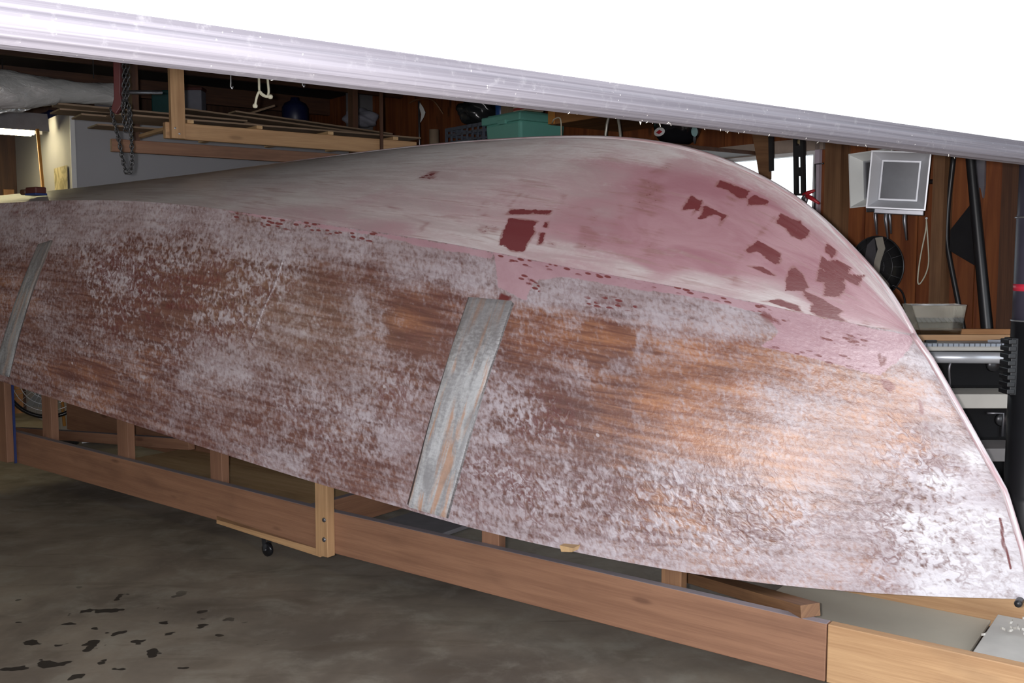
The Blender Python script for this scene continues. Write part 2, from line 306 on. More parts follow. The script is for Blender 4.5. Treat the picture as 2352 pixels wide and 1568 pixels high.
HAZE_SIDE = [(0.3117,0.936,0.55,0.4),(0.3202,0.763,0.6,0.3),(0.3281,0.548,0.35,0.5),(0.3317,0.385,0.35,0.5),(0.3324,0.197,0.45,0.4),(0.3317,0.057,0.4,0.4),(0.3817,0.93,0.6,0.3),(0.3874,0.776,0.55,0.3),(0.3917,0.645,0.35,0.3),(0.3953,0.475,0.35,0.2),(0.3967,0.308,0.4,0.2),(0.396,0.157,0.25,0.5),(0.3953,0.03,0.3,0.4),(0.4317,0.957,0.7,0.3),(0.436,0.833,0.65,0.3),(0.4382,0.749,0.5,0.2),(0.4503,0.635,0.6,0.2),(0.4339,0.542,0.2,0.1),(0.4446,0.431,0.3,0.1),(0.4446,0.311,0.35,0.3),(0.4346,0.161,0.15,0.45),(0.4432,0.054,0.25,0.4),(0.4775,0.97,0.75,0.3),(0.4811,0.849,0.6,0.3),(0.4832,0.753,0.35,0.2),(0.4861,0.639,0.35,0.1),(0.4875,0.505,0.15,0.1),(0.4882,0.431,0.2,0.1),(0.4882,0.301,0.25,0.4),(0.4875,0.167,0.3,0.4),(0.4861,0.054,0.3,0.4),(0.5204,0.967,0.8,0.3),(0.5232,0.856,0.65,0.2),(0.5247,0.763,0.5,0.1),(0.5261,0.679,0.1,0.1),(0.5197,0.572,0.1,0.2),(0.5282,0.508,0.3,0.1),(0.5404,0.431,0.6,0.1),(0.5475,0.351,0.65,0.1),(0.5275,0.221,0.35,0.3),(0.5261,0.077,0.4,0.3),(0.5597,0.973,0.5,0.2),(0.5611,0.903,0.8,0.2),(0.5618,0.846,0.8,0.1),(0.564,0.759,0.4,0.1),(0.5654,0.652,0.35,0.1),(0.5661,0.548,0.5,0.1),(0.5661,0.441,0.7,0.1),(0.5661,0.355,0.55,0.1),(0.5654,0.268,0.4,0.2),(0.564,0.164,0.35,0.3),(0.5625,0.06,0.35,0.3),(0.5969,0.983,0.7,0.2),(0.5983,0.896,0.85,0.2),(0.599,0.826,0.7,0.1),(0.5997,0.756,0.3,0.1),(0.6011,0.652,0.3,0.2),(0.6019,0.552,0.45,0.2),(0.6019,0.485,0.55,0.1),(0.6011,0.381,0.5,0.2),(0.6004,0.281,0.45,0.2),(0.599,0.177,0.35,0.2),(0.5933,0.037,0.7,0.2),(0.6319,0.973,0.85,0.2),(0.6333,0.89,0.85,0.2),(0.634,0.819,0.3,0.2),(0.634,0.753,0.15,0.1),(0.6347,0.652,0.15,0.3),(0.6347,0.569,0.3,0.2),(0.6347,0.472,0.4,0.2),(0.634,0.388,0.45,0.2),(0.6333,0.291,0.5,0.2),(0.6319,0.191,0.4,0.2),(0.6297,0.06,0.3,0.2),(0.6662,0.967,0.9,0.2),(0.6662,0.9,0.75,0.2),(0.6669,0.833,0.35,0.2),(0.6669,0.766,0.3,0.2),(0.659,0.692,0.65,0.2),(0.6669,0.619,0.4,0.4),(0.6669,0.538,0.4,0.3),(0.6662,0.458,0.6,0.2),(0.6655,0.361,0.5,0.2),(0.6633,0.234,0.4,0.2),(0.6605,0.074,0.25,0.4),(0.6984,0.96,0.9,0.2),(0.6984,0.91,0.8,0.2),(0.6984,0.843,0.55,0.3),(0.6984,0.763,0.1,0.4),(0.6984,0.682,0.1,0.6),(0.6976,0.589,0.15,0.3),(0.6969,0.508,0.3,0.1),(0.6962,0.431,0.6,0.1),(0.6948,0.338,0.5,0.1),(0.6783,0.231,0.85,0.1),(0.6912,0.147,0.45,0.3),(0.6805,0.057,0.45,0.3),(0.732,0.96,0.95,0.1),(0.732,0.893,0.8,0.1),(0.7255,0.776,0.15,0.4),(0.7441,0.428,0.7,0.1),(0.742,0.338,0.6,0.1),(0.737,0.241,0.7,0.1),(0.7312,0.117,0.8,0.2),(0.7184,0.017,0.8,0.2),(0.7727,0.923,0.9,0.1),(0.772,0.86,0.8,0.2),(0.7741,0.799,0.15,0.5),(0.7727,0.706,0.15,0.5),(0.7691,0.625,0.2,0.5),(0.7648,0.545,0.6,0.1),(0.7663,0.472,0.65,0.1),(0.7691,0.385,0.3,0.3),(0.762,0.288,0.5,0.2),(0.7598,0.211,0.6,0.2),(0.7577,0.137,0.7,0.2),(0.7555,0.047,0.75,0.3),(0.8013,0.953,0.9,0.1),(0.7999,0.89,0.8,0.2),(0.7991,0.826,0.3,0.5),(0.7977,0.732,0.05,0.5),(0.7963,0.656,0.25,0.4),(0.7949,0.595,0.5,0.2),(0.7934,0.532,0.3,0.3),(0.792,0.458,0.15,0.4),(0.7898,0.381,0.2,0.4),(0.7877,0.291,0.5,0.2),(0.7848,0.201,0.65,0.2),(0.7813,0.094,0.75,0.3),(0.7791,0.02,0.8,0.3),(0.8284,0.953,0.8,0.1),(0.827,0.89,0.6,0.2),(0.8256,0.826,0.25,0.4),(0.8249,0.779,0.05,0.7),(0.8306,0.692,0.5,0.3),(0.8206,0.609,0.25,0.5),(0.8184,0.532,0.1,0.6),(0.8163,0.441,0.15,0.5),(0.8134,0.348,0.3,0.5),(0.8113,0.274,0.5,0.3),(0.8077,0.167,0.6,0.3),(0.8049,0.064,0.75,0.4),(0.8556,0.967,0.9,0.2),(0.8535,0.886,0.9,0.3),(0.8513,0.823,0.5,0.6),(0.8499,0.759,0.45,0.6),(0.847,0.666,0.3,0.7),(0.8442,0.572,0.1,0.8),(0.8413,0.482,0.2,0.6),(0.8392,0.408,0.35,0.6),(0.8363,0.318,0.5,0.3),(0.8335,0.227,0.35,0.6),(0.8306,0.151,0.6,0.5),(0.8263,0.03,0.75,0.5),(0.8813,0.963,0.9,0.2),(0.8785,0.896,0.8,0.4),(0.8763,0.833,0.5,0.7),(0.8742,0.756,0.35,0.8),(0.8706,0.659,0.3,0.8),(0.8678,0.569,0.3,0.8),(0.8642,0.475,0.2,0.9),(0.862,0.415,0.3,0.8),(0.8599,0.355,0.6,0.4),(0.8578,0.281,0.4,0.4),(0.8542,0.191,0.4,0.6),(0.8513,0.1,0.7,0.5),(0.8477,0.01,0.8,0.6),(0.9056,0.96,0.9,0.3),(0.9028,0.893,0.9,0.5),(0.9006,0.829,0.4,0.8),(0.8971,0.749,0.4,0.8),(0.8935,0.656,0.3,0.8),(0.8906,0.575,0.4,0.6),(0.8878,0.498,0.4,0.7),(0.8842,0.408,0.35,0.8),(0.8821,0.348,0.5,0.5),(0.8785,0.254,0.6,0.4),(0.8756,0.167,0.65,0.5),(0.8706,0.047,0.8,0.6),(0.9271,0.91,0.8,0.6),(0.9235,0.826,0.4,0.8),(0.9199,0.746,0.4,0.8),(0.9171,0.679,0.6,0.5),(0.9128,0.585,0.6,0.5),(0.9092,0.505,0.35,0.8),(0.9064,0.428,0.3,0.9),(0.9035,0.351,0.4,0.7),(0.8992,0.244,0.6,0.6),(0.8949,0.137,0.75,0.5),(0.8914,0.037,0.85,0.6),(0.9457,0.826,0.6,0.8),(0.9421,0.756,0.5,0.8),(0.9385,0.676,0.7,0.6),(0.9342,0.592,0.6,0.7),(0.9307,0.512,0.5,0.8),(0.9271,0.431,0.6,0.8),(0.9235,0.341,0.75,0.6),(0.9192,0.231,0.85,0.6),(0.9149,0.124,0.85,0.6),(0.9114,0.02,0.85,0.7),(0.9657,0.803,0.6,0.7),(0.9621,0.732,0.55,0.8),(0.9578,0.649,0.4,0.8),(0.9535,0.565,0.45,0.8),(0.9492,0.485,0.7,0.8),(0.9457,0.405,0.85,0.6),(0.9392,0.247,0.9,0.5),(0.9335,0.094,0.8,0.6),(0.9307,0.017,0.9,0.6),(0.9878,0.896,0.9,0.3),(0.9836,0.823,0.6,0.7),(0.9793,0.753,0.3,0.9),(0.9736,0.652,0.35,0.8),(0.9685,0.565,0.5,0.8),(0.9643,0.482,0.85,0.6),(0.955,0.258,1.0,0.3),(0.9492,0.1,0.95,0.3),(1.0,0.86,1.0,0.2),(0.9914,0.732,0.8,0.6),(0.9843,0.612,0.8,0.4),(0.9743,0.428,1.0,0.2),(0.965,0.187,1.0,0.2),(0.96,0.03,1.0,0.2),(0.9971,0.528,1.0,0.1),(0.9864,0.281,1.0,0.1),(0.9814,0.117,1.0,0.1),(0.9921,0.057,1.0,0.1)]
HAZE_BOTTOM = [(0.2945,0.14,0.7,0.0),(0.3753,0.157,0.6,0.0),(0.441,0.231,0.6,0.1),(0.4675,0.06,0.6,0.1),(0.4925,0.361,0.6,0.2),(0.534,0.047,0.5,0.4),(0.5504,0.605,0.8,0.1),(0.5904,0.244,0.45,0.3),(0.6097,0.05,0.4,0.5),(0.5911,0.813,0.9,0.1),(0.6462,0.441,0.5,0.3),(0.6662,0.201,0.45,0.4),(0.6798,0.027,0.4,0.6),(0.6476,0.853,0.9,0.2),(0.6962,0.475,0.5,0.4),(0.7141,0.224,0.4,0.5),(0.7105,0.043,0.6,0.4),(0.7148,0.923,0.8,0.3),(0.7348,0.629,0.55,0.4),(0.7605,0.468,0.4,0.5),(0.7398,0.064,0.6,0.4),(0.797,0.087,0.55,0.5),(0.7663,0.893,0.8,0.4),(0.7949,0.659,0.35,0.6),(0.8084,0.415,0.25,0.7),(0.8041,0.221,0.3,0.8),(0.8113,0.896,0.8,0.4),(0.8242,0.656,0.15,0.9),(0.8392,0.361,0.1,1.0),(0.8499,0.14,0.1,1.0),(0.8399,0.067,0.5,0.4),(0.8792,0.084,0.55,0.4),(0.8463,0.896,0.6,0.6),(0.8635,0.729,0.1,1.0),(0.8771,0.431,0.1,1.0),(0.8863,0.217,0.1,1.0),(0.8813,0.957,0.7,0.6),(0.8914,0.742,0.1,1.0),(0.9049,0.425,0.1,1.0),(0.9071,0.151,0.4,0.5),(0.9135,0.913,0.6,0.6),(0.9228,0.676,0.1,1.0),(0.9299,0.08,0.6,0.3),(0.9414,0.569,0.15,1.0),(0.9514,0.181,0.3,0.8),(0.945,0.93,0.6,0.6),(0.9707,0.548,0.2,1.0),(0.975,0.816,0.7,0.6),(0.9671,0.003,0.5,0.6),(0.9878,0.642,0.6,0.8)]
WRINKLE = [(0.9,[(0.4031,0.779),(0.5096,0.903),(0.5654,0.87),(0.624,0.813),(0.5976,0.649),(0.5697,0.395),(0.5325,0.405),(0.5004,0.294),(0.421,0.411)]),(0.9,[(0.6662,0.488),(0.7119,0.528),(0.6976,0.341),(0.6619,0.341)]),(0.9,[(0.7427,0.518),(0.7813,0.579),(0.7999,0.482),(0.797,0.361),(0.7348,0.268)]),(0.85,[(0.7219,0.281),(0.8377,0.361),(0.8942,0.388),(0.9307,0.271),(0.8935,0.094),(0.7791,0.02),(0.7076,0.007)]),(1.0,[(0.9671,0.642),(0.9893,0.602),(0.9864,0.281),(0.97,0.05),(0.9314,0.033),(0.9414,0.401)]),(0.5,[(0.5976,0.378),(0.6962,0.431),(0.6833,0.06),(0.6133,0.033),(0.5454,0.104)])]
PINK = [(1,[(0.7541,1.0),(0.8013,1.0),(0.8449,1.0),(0.8949,1.0),(0.945,1.0),(0.9693,1.0),(1.0,0.99),(0.9929,0.933),(0.97,0.803),(0.9457,0.823),(0.9121,0.836),(0.9249,0.906),(0.9185,0.963),(0.8813,0.973),(0.842,0.963),(0.8013,0.963),(0.7798,0.923),(0.7734,0.846),(0.7563,0.873)]),(0.8,[(0.5475,1.0),(0.5776,1.0),(0.649,1.0),(0.7134,1.0),(0.7555,1.0),(0.7527,0.97),(0.7012,0.97),(0.6676,0.983),(0.6326,0.98),(0.5518,0.99)])]
DASH = [[(0.5561,0.973),(0.5861,0.973),(0.6283,0.983),(0.669,0.977)],[(0.7498,0.997),(0.7734,0.993),(0.802,1.0),(0.8427,0.997),(0.8821,1.0),(0.9078,0.997),(0.9278,0.96)],[(0.7727,0.923),(0.7806,0.9)],[(0.8134,0.89),(0.8406,0.903)],[(0.9121,0.829),(0.935,0.833),(0.9614,0.843)],[(0.9507,0.92),(0.9693,0.936)]]
STRAPS = [[(0.7355,0.819),(0.7677,0.839),(0.7105,0.007),(0.6826,0.007)],[(0.3538,0.769),(0.3731,0.799),(0.3274,0.033),(0.3052,0.033)]]
CRACK = [(0.995,0.301),(0.9943,0.261),(0.9929,0.204),(0.9936,0.164),(0.9936,0.114)]
DRIP = [(0.599,0.826),(0.5933,0.716),(0.5854,0.619),(0.5804,0.545),(0.5761,0.488)]
PATCHES = [(0.5,0.012,[(0.4353,0.652),(0.4653,0.676),(0.4675,0.632),(0.456,0.615),(0.4382,0.599)]),(0.38,0.02,[(0.5275,0.462),(0.5761,0.475),(0.5954,0.441),(0.5704,0.324),(0.5282,0.344)]),(0.35,0.006,[(0.5254,0.589),(0.5289,0.592),(0.5297,0.458),(0.5268,0.455)]),(0.45,0.012,[(0.5132,0.294),(0.5268,0.301),(0.5239,0.224),(0.5125,0.217)]),(0.4,0.02,[(0.5068,0.157),(0.5218,0.154),(0.5075,0.03),(0.4975,0.017)]),(0.5,0.012,[(0.6548,0.746),(0.6619,0.753),(0.6633,0.599),(0.6562,0.592)]),(0.35,0.012,[(0.6726,0.699),(0.6769,0.706),(0.6783,0.592),(0.6741,0.589)]),(0.5,0.012,[(0.5904,0.572),(0.6305,0.565),(0.629,0.545),(0.5926,0.542)]),(0.5,0.012,[(0.5468,0.569),(0.5583,0.579),(0.5583,0.532),(0.5475,0.522)]),(0.35,0.012,[(0.5261,0.789),(0.5461,0.796),(0.5468,0.763),(0.5268,0.756)]),(0.6,0.02,[(0.6698,0.227),(0.6883,0.247),(0.6862,0.201),(0.6719,0.181)]),(0.45,0.012,[(0.6004,0.258),(0.6097,0.217),(0.6019,0.144),(0.5976,0.154)]),(0.22,0.03,[(0.3731,0.421),(0.3989,0.411),(0.3917,0.254),(0.3724,0.244)]),(0.4,0.012,[(0.5368,0.097),(0.5704,0.043),(0.5461,0.007)]),(-0.3,0.012,[(0.5011,0.696),(0.5525,0.736),(0.554,0.682),(0.5025,0.649)]),(-0.3,0.012,[(0.4975,0.572),(0.5611,0.615),(0.5618,0.592),(0.4961,0.518)]),(-0.25,0.02,[(0.4496,0.452),(0.5175,0.505),(0.5175,0.465),(0.4503,0.415)]),(-0.25,0.04,[(0.6648,0.746),(0.7141,0.789),(0.7119,0.579),(0.6798,0.572)]),(0.32,0.04,[(0.2823,1.0),(0.5454,1.0),(0.5654,0.933),(0.4582,0.849),(0.3831,0.756),(0.2952,0.776)]),(-0.2,0.03,[(0.3917,0.214),(0.4503,0.268),(0.4453,0.187),(0.3917,0.124)]),(0.45,0.012,[(0.8156,0.679),(0.832,0.709),(0.8277,0.649),(0.8156,0.635)]),(0.45,0.012,[(0.8863,0.452),(0.8942,0.448),(0.8914,0.408),(0.8849,0.421)]),(0.4,0.02,[(0.8027,0.294),(0.8142,0.308),(0.8077,0.221),(0.7984,0.224)]),(0.45,0.012,[(0.8449,0.334),(0.8535,0.378),(0.8578,0.328),(0.8485,0.291)]),(-0.5,0.012,[(0.8113,0.829),(0.842,0.819),(0.8377,0.726),(0.8149,0.639),(0.8049,0.716)]),(0.2,0.02,[(0.7927,0.983),(0.8477,1.0),(0.9178,0.97),(0.9271,0.903),(0.8899,0.826),(0.8427,0.806),(0.8134,0.833),(0.7806,0.839)]),(0.5,0.006,[(0.8413,0.813),(0.8463,0.809),(0.8413,0.729),(0.8377,0.726)]),(-0.35,0.012,[(0.8635,0.455),(0.8856,0.452),(0.8821,0.411),(0.8606,0.421)]),(-0.6,0.006,[(0.7684,0.512),(0.7863,0.532),(0.807,0.528),(0.8056,0.515),(0.7848,0.518),(0.7684,0.505)])]
SBLOCK = (0.3066, 0.134)
# ------------------------------------------------------------------ hull skin
def sd_poly(px, py, poly):
    """signed distance (positive inside) of points to polygon, vectorised"""
    d = np.full(px.shape, 1e9); ins = np.zeros(px.shape, bool); n = len(poly)
    for i in range(n):
        x0, y0 = poly[i]; x1, y1 = poly[(i + 1) % n]; ex, ey = x1 - x0, y1 - y0
        t = np.clip(((px - x0) * ex + (py - y0) * ey) / (ex * ex + ey * ey + 1e-12), 0, 1)
        d = np.minimum(d, np.hypot(px - x0 - t * ex, py - y0 - t * ey))
        c = (y0 > py) != (y1 > py)
        ins ^= c & (px < ex * (py - y0) / (ey if abs(ey) > 1e-12 else 1e-12) + x0)
    return np.where(ins, d, -d)
def d_line(px, py, pts):
    d = np.full(px.shape, 1e9)
    for (x0, y0), (x1, y1) in zip(pts, pts[1:]):
        ex, ey = x1 - x0, y1 - y0
        t = np.clip(((px - x0) * ex + (py - y0) * ey) / (ex * ex + ey * ey + 1e-12), 0, 1)
        d = np.minimum(d, np.hypot(px - x0 - t * ex, py - y0 - t * ey))
    return d
LS, LW = 6.5, 1.05         # nominal length and girth of the panels in metres
def masks(panel, S, W):
    x = S * LS; y = W * LW; sh = S.shape
    q = lambda l: [(a * LS, b * LW) for a, b in l]
    src = HAZE_SIDE if panel == 's' else HAZE_BOTTOM
    num = np.zeros(sh); num2 = np.zeros(sh); den = np.zeros(sh)
    for a, b, h, o in src:
        if panel == 's' and o >= .55 and h < .85: h *= .8
        k = 1 / ((x - a * LS) ** 2 + ((y - b * LW) * 1.5) ** 2 + .002) ** 1.7
        num += k * h; num2 += k * o; den += k
    haze = num / den; second = num2 / den
    red = np.zeros(sh); pink = np.zeros(sh); wr = np.full(sh, .28 if panel == 's' else 0.0); dash = np.zeros(sh)
    ss = lambda d, e: np.clip((d + e) / (2 * e), 0, 1)
    for pn, w, l in RED:
        if pn == panel: red = np.maximum(red, w * ss(sd_poly(x, y, q(l)), .011 if w > .8 else .022))
    if panel == 's':
        haze = np.where(x < .9 * LS, np.minimum(haze, .84), haze)
        for w, e, l in PATCHES:
            m_ = ss(sd_poly(x, y, q(l)), e); haze = np.where(w > 0, np.minimum(haze + .8 * w * m_, np.maximum(haze, .80)), haze + w * m_)
        for w, l in PINK: pink = np.maximum(pink, w * ss(sd_poly(x, y, q(l)), .012))
        for w, l in WRINKLE: wr = np.maximum(wr, w * ss(sd_poly(x, y, q(l)), .10))
        for l in DASH: dash = np.maximum(dash, np.clip(1 - d_line(x, y, q(l)) / .035, 0, 1))
        crack = np.clip(1 - d_line(x, y, q(CRACK)) / .006, 0, 1) ** .5; red = np.maximum(red, crack)
        drip = np.clip(1 - d_line(x, y, q(DRIP)) / .0075, 0, 1); haze = np.maximum(haze, drip * 1.25)
        A = np.stack([haze, pink, red, wr], -1); Bm = np.stack([second, dash, drip, np.ones(sh)], -1)
    else:
        A = np.stack([haze, second, red, wr], -1); Bm = np.stack([second, dash, dash, np.ones(sh)], -1)
    return A, Bm
def grid_mesh(name, panel, ns, nw, side, mat, parent, with_masks):
    s = np.linspace(0, 1, ns); w = np.linspace(0, 1, nw); S, W = np.meshgrid(s, w, indexing='ij')
    a, b, z = (side_pt if panel == 's' else bottom_pt)(S, W); b = b * side
    u3 = np.array(UV_); v3 = np.array(VV)
    co = a[..., None] * u3 + (VC - b)[..., None] * v3; co[..., 2] += z
    if with_masks and panel == 's':   # crinkled, lumpy resin skin: a little true relief
        rng = np.random.RandomState(3)
    inv = np.array(mworld(parent).inverted()); co = co.reshape(-1, 3) @ inv[:3, :3].T + inv[:3, 3]
    idx = np.arange(ns * nw).reshape(ns, nw)
    f = np.stack([idx[:-1, :-1], idx[1:, :-1], idx[1:, 1:], idx[:-1, 1:]], -1).reshape(-1, 4)
    if side < 0: f = f[:, ::-1]
    me = bpy.data.meshes.new(name); n = len(f)
    me.vertices.add(len(co)); me.vertices.foreach_set('co', co.astype(np.float32).ravel())
    me.loops.add(n * 4); me.loops.foreach_set('vertex_index', f.astype(np.int32).ravel())
    me.polygons.add(n); me.polygons.foreach_set('loop_start', np.arange(0, 4 * n, 4, dtype=np.int32))
    try: me.polygons.foreach_set('loop_total', np.full(n, 4, np.int32))
    except Exception: pass
    uvl = me.uv_layers.new(name='UVMap'); uvs = np.stack([S * LS, W * LW], -1).reshape(-1, 2)[f.ravel()]
    uvl.data.foreach_set('uv', uvs.astype(np.float32).ravel())
    me.update(calc_edges=True); me.polygons.foreach_set('use_smooth', np.ones(n, bool))
    A, Bm = masks(panel, S, W)
    for nm, d in (('mA', A), ('mB', Bm)):
        at = me.attributes.new(nm, 'FLOAT_COLOR', 'POINT'); at.data.foreach_set('color', d.astype(np.float32).ravel())
    me.materials.append(mat)
    o = bpy.data.objects.new(name, me); COL.objects.link(o); o.parent = parent; MW[o.name] = mworld(parent)
    return o
def attr(t, name):
    x = t.n('ShaderNodeAttribute'); x.attribute_name = name
    sp = t.n('ShaderNodeSeparateColor'); t.l(x.outputs['Color'], sp.inputs[0])
    return sp.outputs[0], sp.outputs[1], sp.outputs[2], x.outputs['Alpha']
def hull_side_material():
    t = NT('hull_side_skin')
    haze, pink, red, wr = attr(t, 'mA'); org, dash, drip, _ = attr(t, 'mB')
    uv = t.coord('UV')
    grain = t.noise(t.coord('UV', (3.2, 46, 1)), 1, 4, .62, .5)
    fineg = t.noise(t.coord('UV', (9, 130, 1)), 1, 2)
    blot = t.noise(t.coord('UV', (3.0, 5.0, 1)), 1, 5, .6, .4)
    patch = t.noise(t.coord('UV', (11, 17, 1)), 1, 4, .65, .8)
    fine = t.noise(t.coord('UV', (70, 70, 1)), 1, 3, .6)
    vert = t.noise(t.coord('UV', (22, 4.5, 1)), 1, 3, .6, .6)
    # worm-like crinkles in the resin
    worm = t.noise(t.coord('UV', (32, 30, 1), (0, 0, R(22))), 1, 2, .5, .7)
    ridge = t.math('ABSOLUTE', t.math('SUBTRACT', worm, .5))
    wormline = t.math('SUBTRACT', 1.0, t.step(ridge, .02, .095))
    wgate = t.step(t.noise(t.coord('UV', (5, 6.5, 1)), 1, 3), .40, .62)
    wmask = t.math('MULTIPLY', t.math('MULTIPLY', wr, wgate), wormline)
    dark = t.mix(t.step(grain, .35, .65), (.110, .048, .040), (.175, .084, .064))
    orange = t.mix(t.step(grain, .35, .68), (.30, .115, .058), (.44, .20, .095))
    om = t.step(t.mad(t.math('SUBTRACT', blot, .5), .9, t.mad(t.math('SUBTRACT', grain, .5), .5, org)), .28, 1.0)
    base = t.mix(om, dark, orange)
    base = t.mix(t.math('MULTIPLY', t.step(t.noise(t.coord('UV', (1.5, 22, 1)), 1, 4, .65, .8), .55, .76), .32), base, (.11, .040, .032))
    # sanded, chalky haze of filler dust and primer over the wood, bow glare included
    h = t.mad(t.math('SUBTRACT', blot, .5), .7, haze)
    h = t.mad(t.math('SUBTRACT', patch, .5), 1.05, h)
    h = t.mad(t.math('SUBTRACT', grain, .5), .7, h)
    h = t.mad(t.math('SUBTRACT', vert, .5), .25, h)
    h = t.mad(t.math('SUBTRACT', fine, .5), .95, h)
    h = t.mad(t.math('MULTIPLY', wr, t.math('SUBTRACT', worm, .5)), 2.6, h)
    dots = t.noise(t.coord('UV', (75, 48, 1), (0, 0, R(-20))), 1, 1, .5, .5); h = t.mad(t.math('MULTIPLY', t.math('ADD', wr, .25), t.math('SUBTRACT', dots, .5)), 1.9, h)
    ha = t.math('MULTIPLY', t.step(h, -.02, 1.18), .91)
    hc = t.mix(t.step(blot, .35, .65), (.355, .295, .315), (.445, .395, .43))
    hc = t.mix(t.step(haze, .86, 1.0), hc, (.66, .64, .68))  # white of the drip, and flash glare painted on the bow
    col = t.mix(ha, base, hc)
    col = t.mix(t.math('MULTIPLY', wmask, .80), col, (.13, .042, .04))
    # pink primer
    pe = t.step(t.mad(t.math('SUBTRACT', patch, .5), .9, t.mad(t.math('SUBTRACT', fine, .5), .5, pink)), .42, .62)
    pcol = t.mix(t.step(blot, .3, .7), (.36, .205, .24), (.435, .28, .315))
    col = t.mix(t.math('MULTIPLY', pe, .92), col, pcol)
    # dashes of dark red resin in the primer
    dn = t.voro(t.coord('UV', (24, 66, 1), (0, 0, R(-8))), 1); dg = t.noise(t.coord('UV', (8, 8, 1)), 1, 2)
    dm = t.math('MULTIPLY', t.math('SUBTRACT', 1.0, t.step(dn, .30, .40)), t.math('MULTIPLY', t.step(dash, .2, .5), t.step(dg, .38, .48)))
    col = t.mix(t.math('MULTIPLY', dm, .95), col, (.16, .035, .035))
    re = t.step(t.mad(t.math('SUBTRACT', fine, .5), .7, t.mad(t.math('SUBTRACT', vert, .5), .5, red)), .32, .62)
    re = t.math('MULTIPLY', re, t.math('MINIMUM', t.math('MULTIPLY', red, 1.3), 1.0))
    col = t.mix(re, col, t.mix(om, (.13, .028, .028), (.20, .045, .032)))
    # pale round filler dabs
    dv = t.voro(t.coord('UV', (9, 9, 1)), 1); dab = t.math('MULTIPLY', t.math('SUBTRACT', 1.0, t.step(dv, .05, .075)), t.step(t.noise(t.coord('UV', (2, 3, 1)), 1, 1), .5, .6))
    col = t.mix(t.math('MULTIPLY', dab, .6), col, (.55, .51, .54))
    hgt = t.math('ADD', t.math('MULTIPLY', t.math('MULTIPLY', wr, worm), 1.6), t.math('MULTIPLY', t.math('ADD', fine, patch), .35))
    hgt = t.math('ADD', hgt, drip)
    t.bump(hgt, .22, .012)
    rg = t.mad(ha, .02, .36)
    return t.out(col, rg, 0, .5)
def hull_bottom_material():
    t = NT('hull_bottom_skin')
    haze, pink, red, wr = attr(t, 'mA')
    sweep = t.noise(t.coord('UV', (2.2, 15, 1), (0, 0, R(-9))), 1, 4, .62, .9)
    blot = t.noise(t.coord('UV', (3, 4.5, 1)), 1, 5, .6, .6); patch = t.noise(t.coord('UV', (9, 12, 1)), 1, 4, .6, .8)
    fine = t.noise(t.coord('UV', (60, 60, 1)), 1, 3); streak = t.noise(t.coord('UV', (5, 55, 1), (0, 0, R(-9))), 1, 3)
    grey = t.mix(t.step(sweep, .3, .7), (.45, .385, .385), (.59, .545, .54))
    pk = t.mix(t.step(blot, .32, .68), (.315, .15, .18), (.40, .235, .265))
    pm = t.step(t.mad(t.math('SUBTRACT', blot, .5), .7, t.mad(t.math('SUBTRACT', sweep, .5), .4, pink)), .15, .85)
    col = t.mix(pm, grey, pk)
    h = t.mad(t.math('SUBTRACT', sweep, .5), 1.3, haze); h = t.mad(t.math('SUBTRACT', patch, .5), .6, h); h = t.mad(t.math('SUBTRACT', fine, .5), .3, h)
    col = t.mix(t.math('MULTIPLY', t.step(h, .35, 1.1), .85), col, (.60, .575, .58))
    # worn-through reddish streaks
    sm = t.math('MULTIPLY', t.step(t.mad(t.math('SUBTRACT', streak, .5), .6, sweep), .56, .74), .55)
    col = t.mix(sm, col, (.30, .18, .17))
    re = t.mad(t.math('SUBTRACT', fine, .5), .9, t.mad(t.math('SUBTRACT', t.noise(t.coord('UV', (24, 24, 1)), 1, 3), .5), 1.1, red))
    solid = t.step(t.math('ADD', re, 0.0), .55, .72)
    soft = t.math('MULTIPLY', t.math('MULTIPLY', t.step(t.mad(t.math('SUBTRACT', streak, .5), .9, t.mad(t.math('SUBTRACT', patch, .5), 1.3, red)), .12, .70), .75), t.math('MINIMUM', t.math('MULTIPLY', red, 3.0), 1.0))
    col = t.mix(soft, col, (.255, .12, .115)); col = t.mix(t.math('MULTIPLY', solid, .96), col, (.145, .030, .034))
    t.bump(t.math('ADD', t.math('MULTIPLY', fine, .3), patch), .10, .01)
    return t.out(col, t.mad(t.step(sweep, .3, .7), .14, .30), 0, .5)
